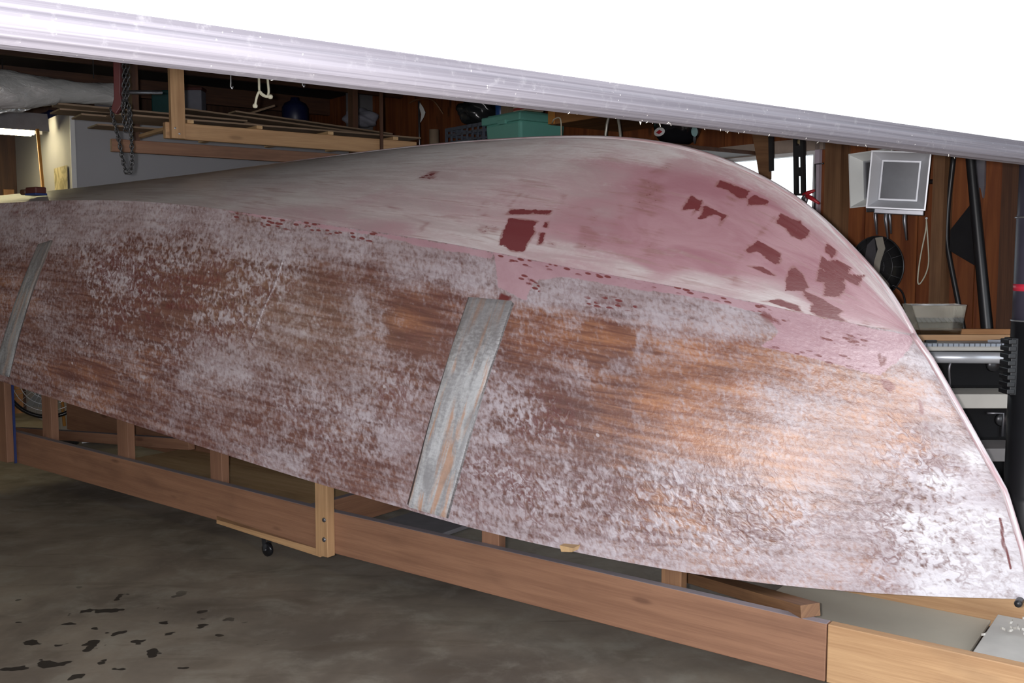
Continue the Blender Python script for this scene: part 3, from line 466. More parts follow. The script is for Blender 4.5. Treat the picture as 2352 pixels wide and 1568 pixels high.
def strap_material(k=1.0):
    t = NT('strap_grey_skin')
    g = t.noise(t.coord('UV', (3, 24, 1)), 1, 4, .6, .9); p = t.noise(t.coord('UV', (1.5, 30, 1)), 1, 3); f = t.noise(t.coord('UV', (60, 60, 1)), 1, 3)
    col = t.mix(t.step(t.mad(f, .5, g), .55, .95), (.25 * k, .245 * k, .255 * k), (.46 * k, .465 * k, .48 * k))
    col = t.mix(t.math('MULTIPLY', t.step(t.mad(g, .5, p), .74, .88), .75 * k * k), col, (.40, .205, .11))
    col = t.mix(t.math('MULTIPLY', t.step(f, .62, .72), .4), col, (.09, .08, .09))
    c = t.n('ShaderNodeTexCoord'); sx = t.n('ShaderNodeSeparateXYZ'); t.l(c.outputs['UV'], sx.inputs[0]); fr = t.math('FRACT', sx.outputs[1])
    e = t.step(t.mad(t.math('SUBTRACT', p, .5), .03, t.math('ABSOLUTE', t.math('SUBTRACT', fr, .08))), .0695, .0725)
    col = t.mix(t.math('MULTIPLY', e, .95), col, (.05, .036, .038))
    col = t.mix(t.math('MULTIPLY', t.step(t.mad(f, .35, sx.outputs[0]), .62, .30), .6), col, (.12, .105, .105))
    bl = t.noise(t.coord('UV', (3.5, 10, 1)), 1, 3); col = t.mix(t.math('MULTIPLY', t.step(bl, .5, .7), .5), col, (.13, .125, .13))
    t.bump(t.math('ADD', f, g), .3, .006)
    return t.out(col, .42)
hull = thing('boat_hull', 'large upturned wooden boat hull with sanded red, pink and chalky primer skin', 'boat', B(-3.5, 0, .40))
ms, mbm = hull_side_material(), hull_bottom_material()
o = grid_mesh('side_panel', 's', 940, 170, 1, ms, hull, True); o['label'] = 'orange-brown side planking hazed with chalky primer'
grid_mesh('side_panel', 's', 200, 20, -1, ms, hull, False)
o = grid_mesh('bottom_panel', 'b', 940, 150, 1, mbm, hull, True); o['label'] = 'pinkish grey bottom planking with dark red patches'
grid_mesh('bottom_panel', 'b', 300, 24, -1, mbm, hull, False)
def surf(s, w, off=0.0):
    S = np.array([s]); W_ = np.array([w]); a, b, z = side_pt(S, W_); e = 1e-3
    p = B(float(a[0]), float(b[0]), float(z[0]))
    if off:
        a1, b1, z1 = side_pt(S + e, W_); a2, b2, z2 = side_pt(S, W_ + e)
        n = (B(float(a1[0]), float(b1[0]), float(z1[0])) - p).cross(B(float(a2[0]), float(b2[0]), float(z2[0])) - p).normalized()
        if n.dot(VV) > 0: n = -n
        p = p + n * off
    return p
mst = strap_material(); mst2 = strap_material(.62)
for k, (c, nm) in enumerate(zip(STRAPS, ('grey butt strap streaked with rust brown', 'pale narrow strap at the stern end'))):
    bm = new(); n1, n2 = 10, 60; tl, tr, br, bl = c; th = .006
    tl = (tl[0], min(tl[1], .9)); bl = (bl[0], max(bl[1], .006)); br = (br[0], max(br[1], .006)) if k == 0 else br
    rows = []
    for j in range(n2 + 1):
        v = j / n2; row = []
        for i in range(n1 + 1):
            q = i / n1; s = (tl[0] + (tr[0] - tl[0]) * q) * (1 - v) + (bl[0] + (br[0] - bl[0]) * q) * v
            w = (tl[1] + (tr[1] - tl[1]) * q) * (1 - v) + (bl[1] + (br[1] - bl[1]) * q) * v
            e = 1.0 if 0 < i < n1 and 0 < j < n2 else -.3
            row.append((bm.verts.new(surf(s, w, th * e)), (v * 1.2, q * .16 + k)))
        rows.append(row)
    for r0, r1 in zip(rows, rows[1:]):
        for i in range(n1):
            quad(bm, [r0[i][0], r0[i + 1][0], r1[i + 1][0], r1[i][0]], [r0[i][1], r0[i + 1][1], r1[i + 1][1], r1[i][1]])
    o = obj('butt_strap', bm, mst if k == 0 else mst2, hull, smooth=True); o['label'] = nm
# rounded keel and stem moulding, sheer strip and transom
t_ = NT('keel_skin'); g_ = t_.noise(t_.coord('UV', (6, 30, 1)), 1, 3)
M['keel'] = t_.out(t_.mix(t_.step(g_, .38, .62), (.46, .30, .32), (.62, .58, .60)), .28)
bm = new(); ss_ = np.linspace(0, 1, 260); a, b, z = bottom_pt(ss_, np.ones(260)); pts = [B(float(i), 0, float(k) - .004) for i, k in zip(a, z)]
tube(bm, pts, .011, 10); obj('keel_strip', bm, M['keel'], hull)
bm = new(); a, b, z = side_pt(np.ones(40), np.linspace(1, 0, 40)); pts = [B(float(i) - .004, 0, float(k)) for i, k in zip(a, z)]
tube(bm, pts, .0125, 10); obj('stem', bm, M['keel'], hull)
for sgn in (1, -1):
    bm = new(); ss_ = np.linspace(0, .997, 150); a, b, z = side_pt(ss_, np.full(150, .004))
    for i in range(149):
        p0 = B(float(a[i]), sgn * (float(b[i]) - .011), float(z[i]) + .004); p1 = B(float(a[i + 1]), sgn * (float(b[i + 1]) - .011), float(z[i + 1]) + .004)
        beam(bm, p0, p1, .014, .014)
    obj('sheer_clamp', bm, M['dark_wood'], hull)
bm = new(); a, b, z = side_pt(np.zeros(8), np.linspace(0, 1, 8)); a2, b2, z2 = bottom_pt(np.zeros(8), np.linspace(0, 1, 8))
pr = [(float(j), float(k)) for j, k in zip(b, z)] + [(float(j), float(k)) for j, k in zip(b2, z2)][1:]
prism(bm, [B(A0, j, k) for j, k in pr] + [B(A0, -j, k) for j, k in pr[::-1]], UV_ * .03); obj('transom', bm, M['dark_wood'], hull)
# ------------------------------------------------------------------ pixel-free placing helpers on known planes
def ray_dir(px, py): return P(px, py, 1.0) - CAM
def BP(px, py, b):
    d = ray_dir(px, py); return CAM + d * ((VC - b) / d.dot(VV))
def HP(px, py, h):
    d = ray_dir(px, py); return CAM + d * (h / d.dot(HV))
def GP(px, py, g):
    d = ray_dir(px, py); return CAM + d * (g / d.dot(GV))
def bco(p): return p.dot(UV_), VC - p.dot(VV), p.z
GB, GD, HW, HL, ZC_ = -10.3, -1.16, 4.75, -3.0, 3.05
# ------------------------------------------------------------------ setting
t = NT('concrete')
n1 = t.noise(t.coord('Object'), .9, 5, .6, .3); n2 = t.noise(t.coord('Object'), 4.5, 5, .65, .4); n3 = t.noise(t.coord('Object'), 40, 3)
col = t.mix(t.step(n1, .34, .66), (.15, .122, .10), (.33, .28, .225)); col = t.mix(t.math('MULTIPLY', t.step(n2, .45, .72), .55), col, (.38, .355, .30))
col = t.mix(t.math('MULTIPLY', t.step(n2, .56, .30), .0), col, (.1, .09, .08))
ws = t.noise(t.coord('Object', (1, 3, 1), (0, 0, R(30))), 2.2, 4, .6, .8); col = t.mix(t.math('MULTIPLY', t.step(ws, .52, .7), .45), col, (.13, .10, .072))
col = t.mix(t.math('MULTIPLY', n3, .3), col, (.12, .11, .095))
sp = t.noise(t.coord('Object'), 9, 2, .5); dc = t.n('ShaderNodeVectorMath', operation='DISTANCE'); t.l(t.coord('Object'), dc.inputs[0]); dq = P(70, 1500, 3.6); dq = Vector((dq.x, dq.y, 0)) - G(-2, 0, 0); dc.inputs[1].default_value = dq; sg = dc.outputs['Value']
col = t.mix(t.math('MULTIPLY', t.math('MULTIPLY', t.step(t.math('ADD', sp, t.math('MULTIPLY', sg, -.09)), .585, .60), .9), t.step(sg, 1.0, .6)), col, (.018, .014, .012))
t.bump(n3, .15, .003); M['concrete'] = t.out(col, .7, 0, .25)
t = NT('cedar_panel')
pc = t.coord('UV', (1, 1, 1)); g1 = t.noise(t.coord('UV', (1.1, 18, 1)), 1, 4, .6, .6); g2 = t.noise(t.coord('UV', (5, 120, 1)), 1, 2); b1 = t.noise(t.coord('UV', (.8, 3.2, 1)), 1, 3)
col = t.mix(t.step(g1, .32, .70), (.155, .041, .014), (.29, .094, .028)); col = t.mix(t.math('MULTIPLY', t.step(b1, .45, .72), .6), col, (.085, .028, .014))
kn = t.voro(t.coord('UV', (1.8, 5, 1)), 1); col = t.mix(t.math('MULTIPLY', t.math('SUBTRACT', 1.0, t.step(kn, .04, .12)), .7), col, (.03, .012, .008))
t.bump(g2, .2, .002); M['cedar'] = t.out(col, .55)
bm = new(); quad(bm, [bm.verts.new(G(*q)) for q in ((7, -9, 0), (7, 9, 0), (-11, 9, 0), (-11, -9, 0))])
struct('floor', bm, M['concrete'])
WG0, WG1, WZ0, WZ1 = -5.9, -3.40, 1.20, 2.09          # window opening in the right wall
bm = new(); g = GB; gw = .305; th = .03
while g < 1.0:
    g2 = min(g + gw, 1.0); spans = [(0, ZC_)]
    if g2 > WG0 and g < WG1:
        if g < WG0: g2 = WG0
        elif g2 > WG1 and g < WG1: g2 = WG1
        if g >= WG0 - 1e-6 and g2 <= WG1 + 1e-6: spans = [(0, WZ0), (WZ1, ZC_)]
    for z0, z1 in spans: obox(bm, G((g + g2) / 2, HW + th / 2, (z0 + z1) / 2), Z, GV, HV, z1 - z0, g2 - g - .006, th)
    g = g2
for z0, z1, q0, q1 in ((0, ZC_, GB, WG0), (0, ZC_, WG1, 1.0), (0, WZ0, WG0, WG1), (WZ1, ZC_, WG0, WG1)):
    obox(bm, G((q0 + q1) / 2, HW + th + .01, (z0 + z1) / 2), Z, GV, HV, z1 - z0, q1 - q0, .02)
struct('wall_right', bm, M['cedar'])
bm = new(); obox(bm, G(GB - .05, (HW + HL) / 2, ZC_ / 2), Z, HV, GV, ZC_, HW - HL + .2, .1); struct('wall_back', bm, M['dark_wood'])
bm = new(); obox(bm, G((GB + GD) / 2, HL - .05, ZC_ / 2), Z, GV, HV, ZC_, GD - GB, .1); struct('wall_left', bm, M['drywall'])
bm = new(); obox(bm, G((GB + GD) / 2 + .1, (HW + HL) / 2, ZC_ + .05), GV, HV, Z, GD - GB + .4, HW - HL + .3, .1); struct('ceiling', bm, M['brown_ceiling'])
for k, g in enumerate((-2.6, -3.8, -5.0, -6.6, -7.8, -9.2)):
    bm = new(); obox(bm, G(g, (HW + HL) / 2, ZC_ - .08), HV, GV, Z, HW - HL - .02, .045, .16); struct('trim_%d' % (20 + k), bm, M['dark_wood'])
# drywall closet at the end of the garage
CG, CH, CZ = -8.29, 2.054, 2.62
bm = new(); obox(bm, G((GB + CG) / 2, (HW + CH) / 2 - .005, CZ / 2), GV, HV, Z, CG - GB - .01, HW - CH - .02, CZ); struct('wall_partition', bm, M['drywall'], bevel=.004)
bm = new(); obox(bm, G(CG + .008, CH + .012, CZ / 2 - .01), Z, HV, GV, CZ - .03, .035, .014); struct('trim_1', bm, M['white_paint'])
# dark doorway in the back wall
bm = new(); dh0, dh1 = .85, 1.93
obox(bm, G(GB + .02, (dh0 + dh1) / 2, 1.03), Z, HV, GV, 2.02, dh1 - dh0, .03); struct('door_1', bm, M['dark_wood'])
for k, hh in enumerate((dh0 - .05, dh1 + .05)):
    bm = new(); obox(bm, G(GB + .025, hh, 1.05), Z, HV, GV, 2.1, .09, .045); struct('trim_%d' % (2 + k), bm, M['cabinet_wood'])
# window with painted casing
win = thing('window_1', 'bright window', 'window', G((WG0 + WG1) / 2, HW, WZ0)); win['kind'] = 'structure'
del win['label']; del win['category']
gc, zc = (WG0 + WG1) / 2, (WZ0 + WZ1) / 2
bm = new(); rect_frame(bm, G(gc, HW + .03, zc), GV, Z, WG1 - WG0, WZ1 - WZ0, .035, .05); wfr = obj('window_frame', bm, M['white_paint'], win)
bm = new(); obox(bm, G(gc, HW + .03, zc), Z, GV, HV, WZ1 - WZ0 - .07, .03, .04); obj('mullion', bm, M['white_paint'], wfr)
bm = new(); obox(bm, G(gc, HW + .035, zc), GV, Z, HV, WG1 - WG0 - .06, WZ1 - WZ0 - .06, .004); obj('window_pane', bm, M['window_glass'], wfr)
for k, (c, L, ax, ay) in enumerate(((G(gc, HW - .012, WZ1 + .02), WG1 - WG0 + .1, GV, Z), (G(gc, HW - .012, WZ0 - .03), WG1 - WG0 + .16, GV, Z), (G(WG0 - .03, HW - .012, zc), WZ1 - WZ0, Z, GV), (G(WG1 + .012, HW - .012, zc), WZ1 - WZ0 + .08, Z, GV))):
    bm = new(); obox(bm, c, ax, ay, HV, L, .07 if k != 3 else .03, .025); struct('trim_%d' % (4 + k), bm, M['frame_paint'] if k != 3 else M['frame_lilac'])
for k, (px, w, mt) in enumerate(((1920, .10, 'brown_wood'), (2163, .06, 'brown_wood'), (2330, .09, 'dark_wood'), (1200, .09, 'dark_wood'))):
    c = HP(px, 500, HW - .045); bm = new(); obox(bm, Vector((c.x, c.y, ZC_ / 2)), Z, GV, HV, ZC_, w, .085); struct('trim_%d' % (10 + k), bm, M[mt])
# ------------------------------------------------------------------ half-open garage door, close to the camera
t = NT('door_white'); n = t.noise(t.coord('Object'), 6, 3); M['door_white'] = t.out(t.mix(n, (.80, .80, .80), (.86, .86, .86)), .45)
t = NT('seal_rubber'); g = t.noise(t.coord('UV', (1.1, 170, 1)), 1, 3); d = t.noise(t.coord('Object'), 55, 4, .65); s = t.noise(t.coord('Object'), 150, 2)
col = t.mix(t.step(g, .35, .65), (.078, .072, .086), (.135, .127, .145)); col = t.mix(t.math('MULTIPLY', t.step(d, .55, .8), .4), col, (.22, .215, .225)); col = t.mix(t.step(s, .72, .80), col, (.6, .58, .55))
t.bump(g, .25, .003); M['seal'] = t.out(col, .7)
h0, h1 = -1.7, 4.70
door = thing('garage_door', 'white overhead garage door, half raised, with a rounded dusty grey bottom seal', 'garage door', G(GD, (h0 + h1) / 2, 1.712))
bm = new(); obox(bm, G(GD, (h0 + h1) / 2, (1.755 + 3.04) / 2), HV, GV, Z, h1 - h0, .045, 3.04 - 1.755); obj('door_panel', bm, M['door_white'], door, .003)
bm = new(); prof = [(.0225, 1.762), (.0235, 1.75), (.026, 1.745), (.026, 1.732), (.022, 1.722), (.012, 1.7145), (0, 1.712), (-.012, 1.7145), (-.022, 1.722), (-.026, 1.732), (-.026, 1.745), (-.0225, 1.762)]
prism(bm, [G(GD + q, h0, z) for q, z in prof], HV * (h1 - h0))
for f in bm.faces:
    for lp in f.loops: q = lp.vert.co; lp[bm.loops.layers.uv[0]].uv = (q.dot(HV), q.z * 1.0 + q.dot(GV) * .7)
obj('bottom_seal', bm, M['seal'], door, smooth=False)
bm = new(); rn = random.Random(5)
for k in range(34):
    hh_ = rn.choice([rn.uniform(.2, 2.4), rn.gauss(1.22, .10), rn.gauss(1.75, .3)]); s_ = rn.uniform(.3, 1); q = G(GD + .012 * rn.uniform(-1, 1), hh_, 1.714); e = q + HV * rn.uniform(-.006, .006) - Z * (.001 + .0045 * s_ * s_)
    tube(bm, [q + Z * .004, q.lerp(e, .5) + HV * .001, e], [.0008, .0006, .0003], 5)
o = obj('dust_fibres', bm, M['white_shelf'], door); o['kind'] = 'stuff'; o['label'] = 'pale dust fibres hanging from the seal'
# ------------------------------------------------------------------ boat cradle
cr = thing('boat_cradle', 'long low wooden cradle of boards and posts under the upturned boat', 'boat cradle', B(-3, 0, 0))
HB = .396; RH = .19
aj1 = bco(BP(735, 1220, HB))[0]; aj2 = bco(BP(1898, 1500, HB))[0]
bm = new(); beam(bm, B(-6.7, HB - .02, .446 - RH / 2), B(aj1, HB - .02, .352 - RH / 2), .04, RH); o = obj('side_rail', bm, M['pine_aged'], cr, .003)
bm = new(); beam(bm, B(aj1, HB - .02, .354 - RH / 2), B(aj2 - .002, HB - .02, .334 - RH / 2), .04, RH); obj('side_rail', bm, M['pine_aged'], cr, .003)
bm = new(); beam(bm, B(aj2 + .002, HB - .02, .334 - RH / 2), B(-.22, HB - .02, .333 - RH / 2), .04, RH); o = obj('side_rail', bm, M['pine'], cr, .003); o['label'] = 'paler pine rail at the bow end'
bm = new(); beam(bm, B(-6.7, -HB + .02, .446 - RH / 2), B(-3.2, -HB + .02, .352 - RH / 2), .04, RH); obj('side_rail', bm, M['pine_aged'], cr, .003)
bm = new(); beam(bm, B(-3.2, -HB + .02, .352 - RH / 2), B(-.30, -HB + .02, .36 - RH / 2), .04, RH); obj('side_rail', bm, M['pine'], cr, .003)
a0 = bco(BP(497, 1195, HB))[0]; bm = new(); beam(bm, B(a0, HB - .018, .375 - RH + .002), B(aj1, HB - .018, .352 - RH - .012), .036, .042); obj('splice_board', bm, M['pine'], cr, .002)
def post(x0, x1, ybot, b, top=.95, bot=None, mat='pine_aged', d=.045):
    p0 = BP(x0, ybot, b); p1 = BP(x1, ybot, b); a_ = bco((p0 + p1) / 2)[0]; w = abs(bco(p1)[0] - bco(p0)[0]) * .72
    zb = float(np.interp(a_, [-6.7, -3.3, -1], [.446, .352, .334])) - .12 if bot is None else bot; zt = min(top, .95 if a_ < -2.4 else .50)
    bm = new(); obox(bm, B(a_ - .01, b, (zb + zt) / 2), Z, UV_, VV, zt - zb, w, d); return obj('post', bm, M[mat], cr, .002)
post(105, 134, 1005, HB - .065); post(277, 310, 1050, HB - .065); post(490, 527, 1105, HB - .065); post(1111, 1166, 1262, HB - .065); post(1522, 1586, 1352, HB - .065, mat='brown_wood')
pz = BP(735, 1268, HB + .02).z
o = post(731, 769, 1200, HB + .023, bot=pz - .005, mat='pine'); o['label'] = 'pale bolted post on the outer face'
pp = bco(BP(744, 1200, HB + .047))
for yy in (1194, 1239):
    c = BP(744, yy, HB + .0465); bm = new(); lathe(bm, c, -VV, [(0, .004), (.009, .003), (.011, 0), (.011, -.004)], 12); obj('bolt', bm, M['grey_metal'], o)
post(-8, 28, 960, HB + .023, bot=.24, mat='pine_aged', d=.045)
c0 = BP(29, 960, HB + .03); bm = new(); obox(bm, B(bco(c0)[0], HB + .023, .6), Z, VV, UV_, .72, .014, .006); o = obj('edge_strip', bm, plain('blue_edge', (.02, .035, .13), .5), cr); o['label'] = 'dark blue strip on the post edge'
for a_, wd, zt, hh in ((-3.40, .04, .35, .14), (-5.15, .06, .262, .035), (-3.75, .06, .262, .035), (-.55, .06, .222, .05), (-1.15, .06, .183, .03), (-.3, .06, .222, .05)):
    bm = new(); beam(bm, B(a_, HB - .042, zt - hh / 2), B(a_, -HB + .042, zt - hh / 2), wd, hh); obj('crossbar', bm, M['pine_aged'], cr, .002)
bm = new(); beam(bm, B(-2.82, HB - .042, .322), B(-2.82, -HB + .042, .322), .34, .018); o = obj('crossbar', bm, plain('dusty_plate', (.17, .165, .18), .8), cr, .002); o['label'] = 'wide dusty grey crossbar'
bm = new(); beam(bm, BP(25, 990, .12), BP(440, 1020, .12), .04, .06); obj('stringer', bm, M['pine_aged'], cr, .002)
bm = new(); beam(bm, BP(1862, 1402, .365), BP(1590, 1322, -.05), .075, .042); o = obj('brace', bm, M['brown_wood'], cr, .002); o['label'] = 'diagonal dusty brace with pale sawn end'
bm = new(); q = BP(1297, 1262, .52); prism(bm, [q + Z * .012 - UV_ * .022, q - UV_ * .015 - Z * .01, q + UV_ * .03 - Z * .004, q + UV_ * .035 + Z * .012], VV * .06); obj('shim', bm, M['pine_pale'], cr)
bm = new(); q = BP(2341, 1382, .03); lathe(bm, q - VV * .03, VV, [(0, 0), (.010, .002), (.012, .01), (.012, .05), (0, .052)], 14); obj('bumper', bm, M['black'], cr)
cs = obj('caster', lathe(new(), B(-3.84, .25, .036) - VV * .011, VV, [(0, 0), (.026, 0), (.035, .004), (.036, .011), (.035, .018), (.026, .022), (0, .022)], 28), M['black_gloss'], cr)
bm = new()
for s in (-1, 1): beam(bm, B(-3.84, .25 + s * .016, .034), B(-3.86, .25 + s * .016, .16), .022, .003, UV_)
obox(bm, B(-3.865, .29, .163), UV_, VV, Z, .06, .14, .008); lathe(bm, B(-3.84, .25, .036) - VV * .02, VV, [(0, 0), (.006, 0), (.006, .04), (0, .04)], 10)
obj('caster_fork', bm, M['black_iron'], cs)
# things lying inside the cradle
bm = new(); obox(bm, B(-4.45, -.02, .270), UV_, VV, Z, 1.75, .66, .014); tag(obj('plywood_sheet', bm, M['pine_pale'], None, .002), 'pale plywood sheet lying low between the cradle rails towards the stern', 'plywood sheet')
bm = new(); obox(bm, B(-.42, .02, .231), UV_, VV, Z, .40, .64, .016); dp = tag(obj('dusty_board', bm, plain('dusty_board', (.52, .50, .47), .85, 0, .2, 9), None, .002), 'dusty pale board lying between the rails at the bow end', 'board')
bm = new()
for i in range(60):
    q = B(-.44 + random.gauss(0, .06), -.12 + random.gauss(0, .05), .243 + abs(random.gauss(0, .008))); r = random.uniform(.005, .011); an = random.random() * 6
    pts = [q + Vector((math.cos(an + k * .9) * r, math.sin(an + k * .9) * r, .004 + .002 * k)) for k in range(6)]
    for e, e2 in zip(pts, pts[1:]): bm.faces.new([bm.verts.new(e), bm.verts.new(e2), bm.verts.new(e2 + Z * .008), bm.verts.new(e + Z * .008)])
o = obj('wood_shavings', bm, M['white_shelf'], None); tag(o, 'loose pale shavings on the dusty board at the bow', 'shavings'); o['kind'] = 'stuff'
bm = new(); obox(bm, B(-1.02, -.02, .19), UV_, VV, Z, .74, .66, .012); tag(obj('plywood_sheet', bm, plain('lit_floor_sheet', (.50, .46, .38), .8, 0, .12, 5), None, .002), 'added pale sheet standing in for the lit floor between the cradle rails just aft of the dusty board', 'plywood sheet')  # added pale sheet stands in for flash-lit concrete
# floor fan behind the stern
fc = P(112, 866, 7.7); R_ = .31
fan = thing('floor_fan', 'black caged floor fan seen under the stern of the boat', 'fan', Vector((fc.x, fc.y, 0)))
ax = (CAM - fc); ax.z = 0; ax.normalize(); e1 = ax.cross(Z).normalized()
bm = new()
for r in (.06, .11, .16, .21, .26): tube(bm, [fc + ax * (.06 - .1 * r) + (e1 * math.cos(k * math.pi / 16) + Z * math.sin(k * math.pi / 16)) * r for k in range(33)], .0022, 6, False)
for k in range(36):
    d = e1 * math.cos(k * math.pi / 18) + Z * math.sin(k * math.pi / 18); tube(bm, [fc + ax * .055 + d * .04, fc + ax * .035 + d * .2, fc + d * R_], .0018, 5)
obj('cage', bm, M['bright_metal'], fan)
bm = new(); tube(bm, [fc + (e1 * math.cos(k * math.pi / 24) + Z * math.sin(k * math.pi / 24)) * R_ for k in range(49)], .016, 10, False); obj('cage_rim', bm, M['black_gloss'], fan)
bm = new(); lathe(bm, fc - ax * .14, ax, [(0, 0), (.07, .01), (.085, .06), (.085, .12), (.05, .14), (0, .14)], 24); obj('motor', bm, M['black'], fan)
bm = new()
for k in range(4):
    an = k * math.pi / 2; d = e1 * math.cos(an) + Z * math.sin(an); d2 = e1 * math.cos(an + .7) + Z * math.sin(an + .7)
    prism(bm, [fc + d * .05 - ax * .01, fc + d * .25 - ax * .02, fc + d2 * .27 + ax * .02, fc + d2 * .06 + ax * .01], ax * .003)
obj('blades', bm, plain('fan_blade', (.16, .16, .15), .4), fan)
bm = new(); tube(bm, [fc - ax * .12 - Z * .05, Vector((fc.x, fc.y, .03)) - ax * .12], .018, 12); obj('stand', bm, M['black'], fan)
bm = new(); lathe(bm, Vector((fc.x, fc.y, 0)) - ax * .1, Z, [(0, 0), (.2, 0), (.2, .02), (.05, .04), (0, .04)], 28); obj('base', bm, M['black'], fan)
# sanding block on the hull
a, b, z = bottom_pt(np.array([SBLOCK[0]]), np.array([SBLOCK[1]])); q = B(float(a[0]), float(b[0]), float(z[0]) + .012)
sb = thing('sanding_block', 'small dark sanding block with blue edge left on the hull near the stern', 'sanding block', q)
bm = new(); obox(bm, q + Z * .024 + UV_ * .03, UV_, VV, Z, .10, .06, .034); obj('block', bm, M['dust_red'], sb, .006)
bm = new(); obox(bm, q + Z * .004 + UV_ * .03, UV_, VV, Z, .104, .064, .010); obj('pad', bm, plain('blue_pad', (.02, .04, .16), .6), sb, .002)
bm = new(); obox(bm, q + Z * .018 - UV_ * .055, UV_, VV, Z, .05, .06, .028); obj('grip', bm, M['dark_wood'], sb, .008)
# ------------------------------------------------------------------ upper left: lamp, wrapped bundle, chain hoist
def shop_light(e1, L, label, ax=HV, k=1.0):
    e0 = e1 - ax * L; c = (e0 + e1) / 2; side = ax.cross(Z)
    t = thing('fluorescent_light', label, 'ceiling light', c - Z * .09)
    bm = new(); pr = [(-.09, -.05), (-.055, .05), (.055, .05), (.09, -.05), (.082, -.05), (.05, .042), (-.05, .042), (-.082, -.05)]
    prism(bm, [e0 + side * y * k + Z * z * k for y, z in pr], ax * L); obj('housing', bm, M['fix'], t)
    for s in (-1, 1): bm = new(); tube(bm, [e0 + ax * .05 + side * s * .035 * k - Z * .05 * k, e1 - ax * .10 + side * s * .035 * k - Z * .05 * k], .019 * k, 14); obj('lamp_tube', bm, M['tube'], t)
    for q in (e0 + ax * .2, e1 - ax * .3): bm = new(); tube(bm, [q + Z * .05, Vector((q.x, q.y, ZC_ - .002))], .004, 6); obj('hanger', bm, M['grey_metal'], t)
    return t
shop_light(P(104, 285, 8.25), 1.3, 'grey fluorescent shop light with lit tube at the left edge', k=1.45)
shop_light(G(-3.4, -1.0, 2.55), 1.25, 'added fluorescent shop light out of view at the left, lighting the floor', GV)  # added lamp, out of view, brightens the floor at the left
bd = thing('wrapped_bundle', 'silvery plastic-wrapped bundle on a pole hanging at the upper left', 'bundle', P(120, 230, 4.9))
A0_, A1_ = P(-60, 196, 4.5), P(266, 218, 5.0); bm = new(); ax = (A1_ - A0_).normalized(); sd = ax.cross(Z).normalized(); up = sd.cross(ax); n = 90; m = 32; rows = []
for i in range(n + 1):
    f = i / n; c = A0_.lerp(A1_, f); rr = .068 + .012 * math.sin(f * 5 + 1) - .008 * f + (.0 if f < .985 else -.012); row = []
    for k in range(m):
        an = 2 * math.pi * k / m; wr = 1 + .035 * math.sin(an * 3 + f * 17) + .02 * math.sin(an * 7 - f * 33) + random.uniform(-.006, .006) - (.10 if k in (21, 22) else 0) * (.6 + .4 * math.sin(f * 90))
        low = 1.0 + (.35 if math.sin(an) < -.4 and f < .55 else 0) * (1 - f)
        row.append(bm.verts.new(c + (sd * math.cos(an) * .9 + up * math.sin(an) * low) * rr * wr))
    rows.append(row)
for r0, r1 in zip(rows, rows[1:]):
    for k in range(m): quad(bm, [r0[k], r0[(k + 1) % m], r1[(k + 1) % m], r1[k]]).smooth = True
bm.faces.new(rows[0]); bm.faces.new(rows[-1]); obj('plastic_wrap', bm, M['foil'], bd)
bm = new(); rows = []
for i in range(13):
    f = i / 12; row = []
    for k in range(9):
        v = k / 8; p_ = P(-60 + 165 * f, 215 + v * (50 - 22 * f * f) + 3 * math.sin(f * 15 + v * 4), 4.52 + .35 * f + .03 * math.sin(f * 17 + v * 3)); row.append(bm.verts.new(p_))
    rows.append(row)
for r0, r1 in zip(rows, rows[1:]):
    for k in range(8): quad(bm, [r0[k], r0[k + 1], r1[k + 1], r1[k]]).smooth = True
o = obj('hanging_flap', bm, M['foil'], bd); sm_ = o.modifiers.new('s', 'SOLIDIFY'); sm_.thickness = .004
bm = new(); tube(bm, [A1_ - ax * .2, P(372, 212, 5.1)], .010, 12); obj('pole', bm, M['grey_metal'], bd)
for q in (P(-20, 170, 4.6), P(215, 180, 4.92)): bm = new(); tube(bm, [q, Vector((q.x, q.y, ZC_ - .002))], .003, 6); obj('cord', bm, M['black'], bd)
# chain hoist
def chain(bm, pts, ln=.034, r=.0042):
    pts = spline(pts, 14); L = [0]
    for a, b in zip(pts, pts[1:]): L.append(L[-1] + (b - a).length)
    d = 0; k = 0
    while d < L[-1]:
        j = max(i for i in range(len(L)) if L[i] <= d); j = min(j, len(pts) - 2); f = (d - L[j]) / max(1e-6, L[j + 1] - L[j]); c = pts[j].lerp(pts[j + 1], f); t = (pts[j + 1] - pts[j]).normalized()
        s = t.cross(Yv if k % 2 else X).normalized(); w = ln * .34
        tube(bm, [c + t * (ln * .62 * math.cos(q)) + s * (w * math.sin(q)) for q in [i * math.pi / 5 for i in range(11)]], r, 5, False); d += ln * .82; k += 1
    return bm
yc = 4.75
ch = thing('chain_hoist', 'dark chain hoist with red hook block and looped chain hanging over the stern', 'chain hoist', P(290, 400, yc))
bm = new(); chain(bm, [P(284, 120, yc), P(285, 180, yc), P(284, 240, yc)], .026, .0028); chain(bm, [P(292, 120, yc + .02), P(294, 190, yc + .02), P(290, 240, yc + .02)], .026, .0028); obj('lift_chain', bm, M['black_iron'], ch)
bm = new(); chain(bm, [P(255, 255, yc), P(268, 300, yc), P(281, 360, yc), P(289, 393, yc), P(298, 396, yc), P(303, 370, yc), P(301, 300, yc), P(298, 245, yc)], .023, .0036)
chain(bm, [P(282, 235, yc), P(284, 270, yc), P(289, 300, yc), P(294, 280, yc), P(296, 240, yc)], .023, .0034); obj('hand_chain', bm, M['black_iron'], ch)
bm = new(); pr = [(258, 100), (277, 100), (276, 215), (280, 240), (266, 262), (254, 255), (261, 225)]; prism(bm, [P(x, y, yc + .05) for x, y in pr], Yv * .03); obj('hook_block', bm, M['dark_red'], ch, .004)
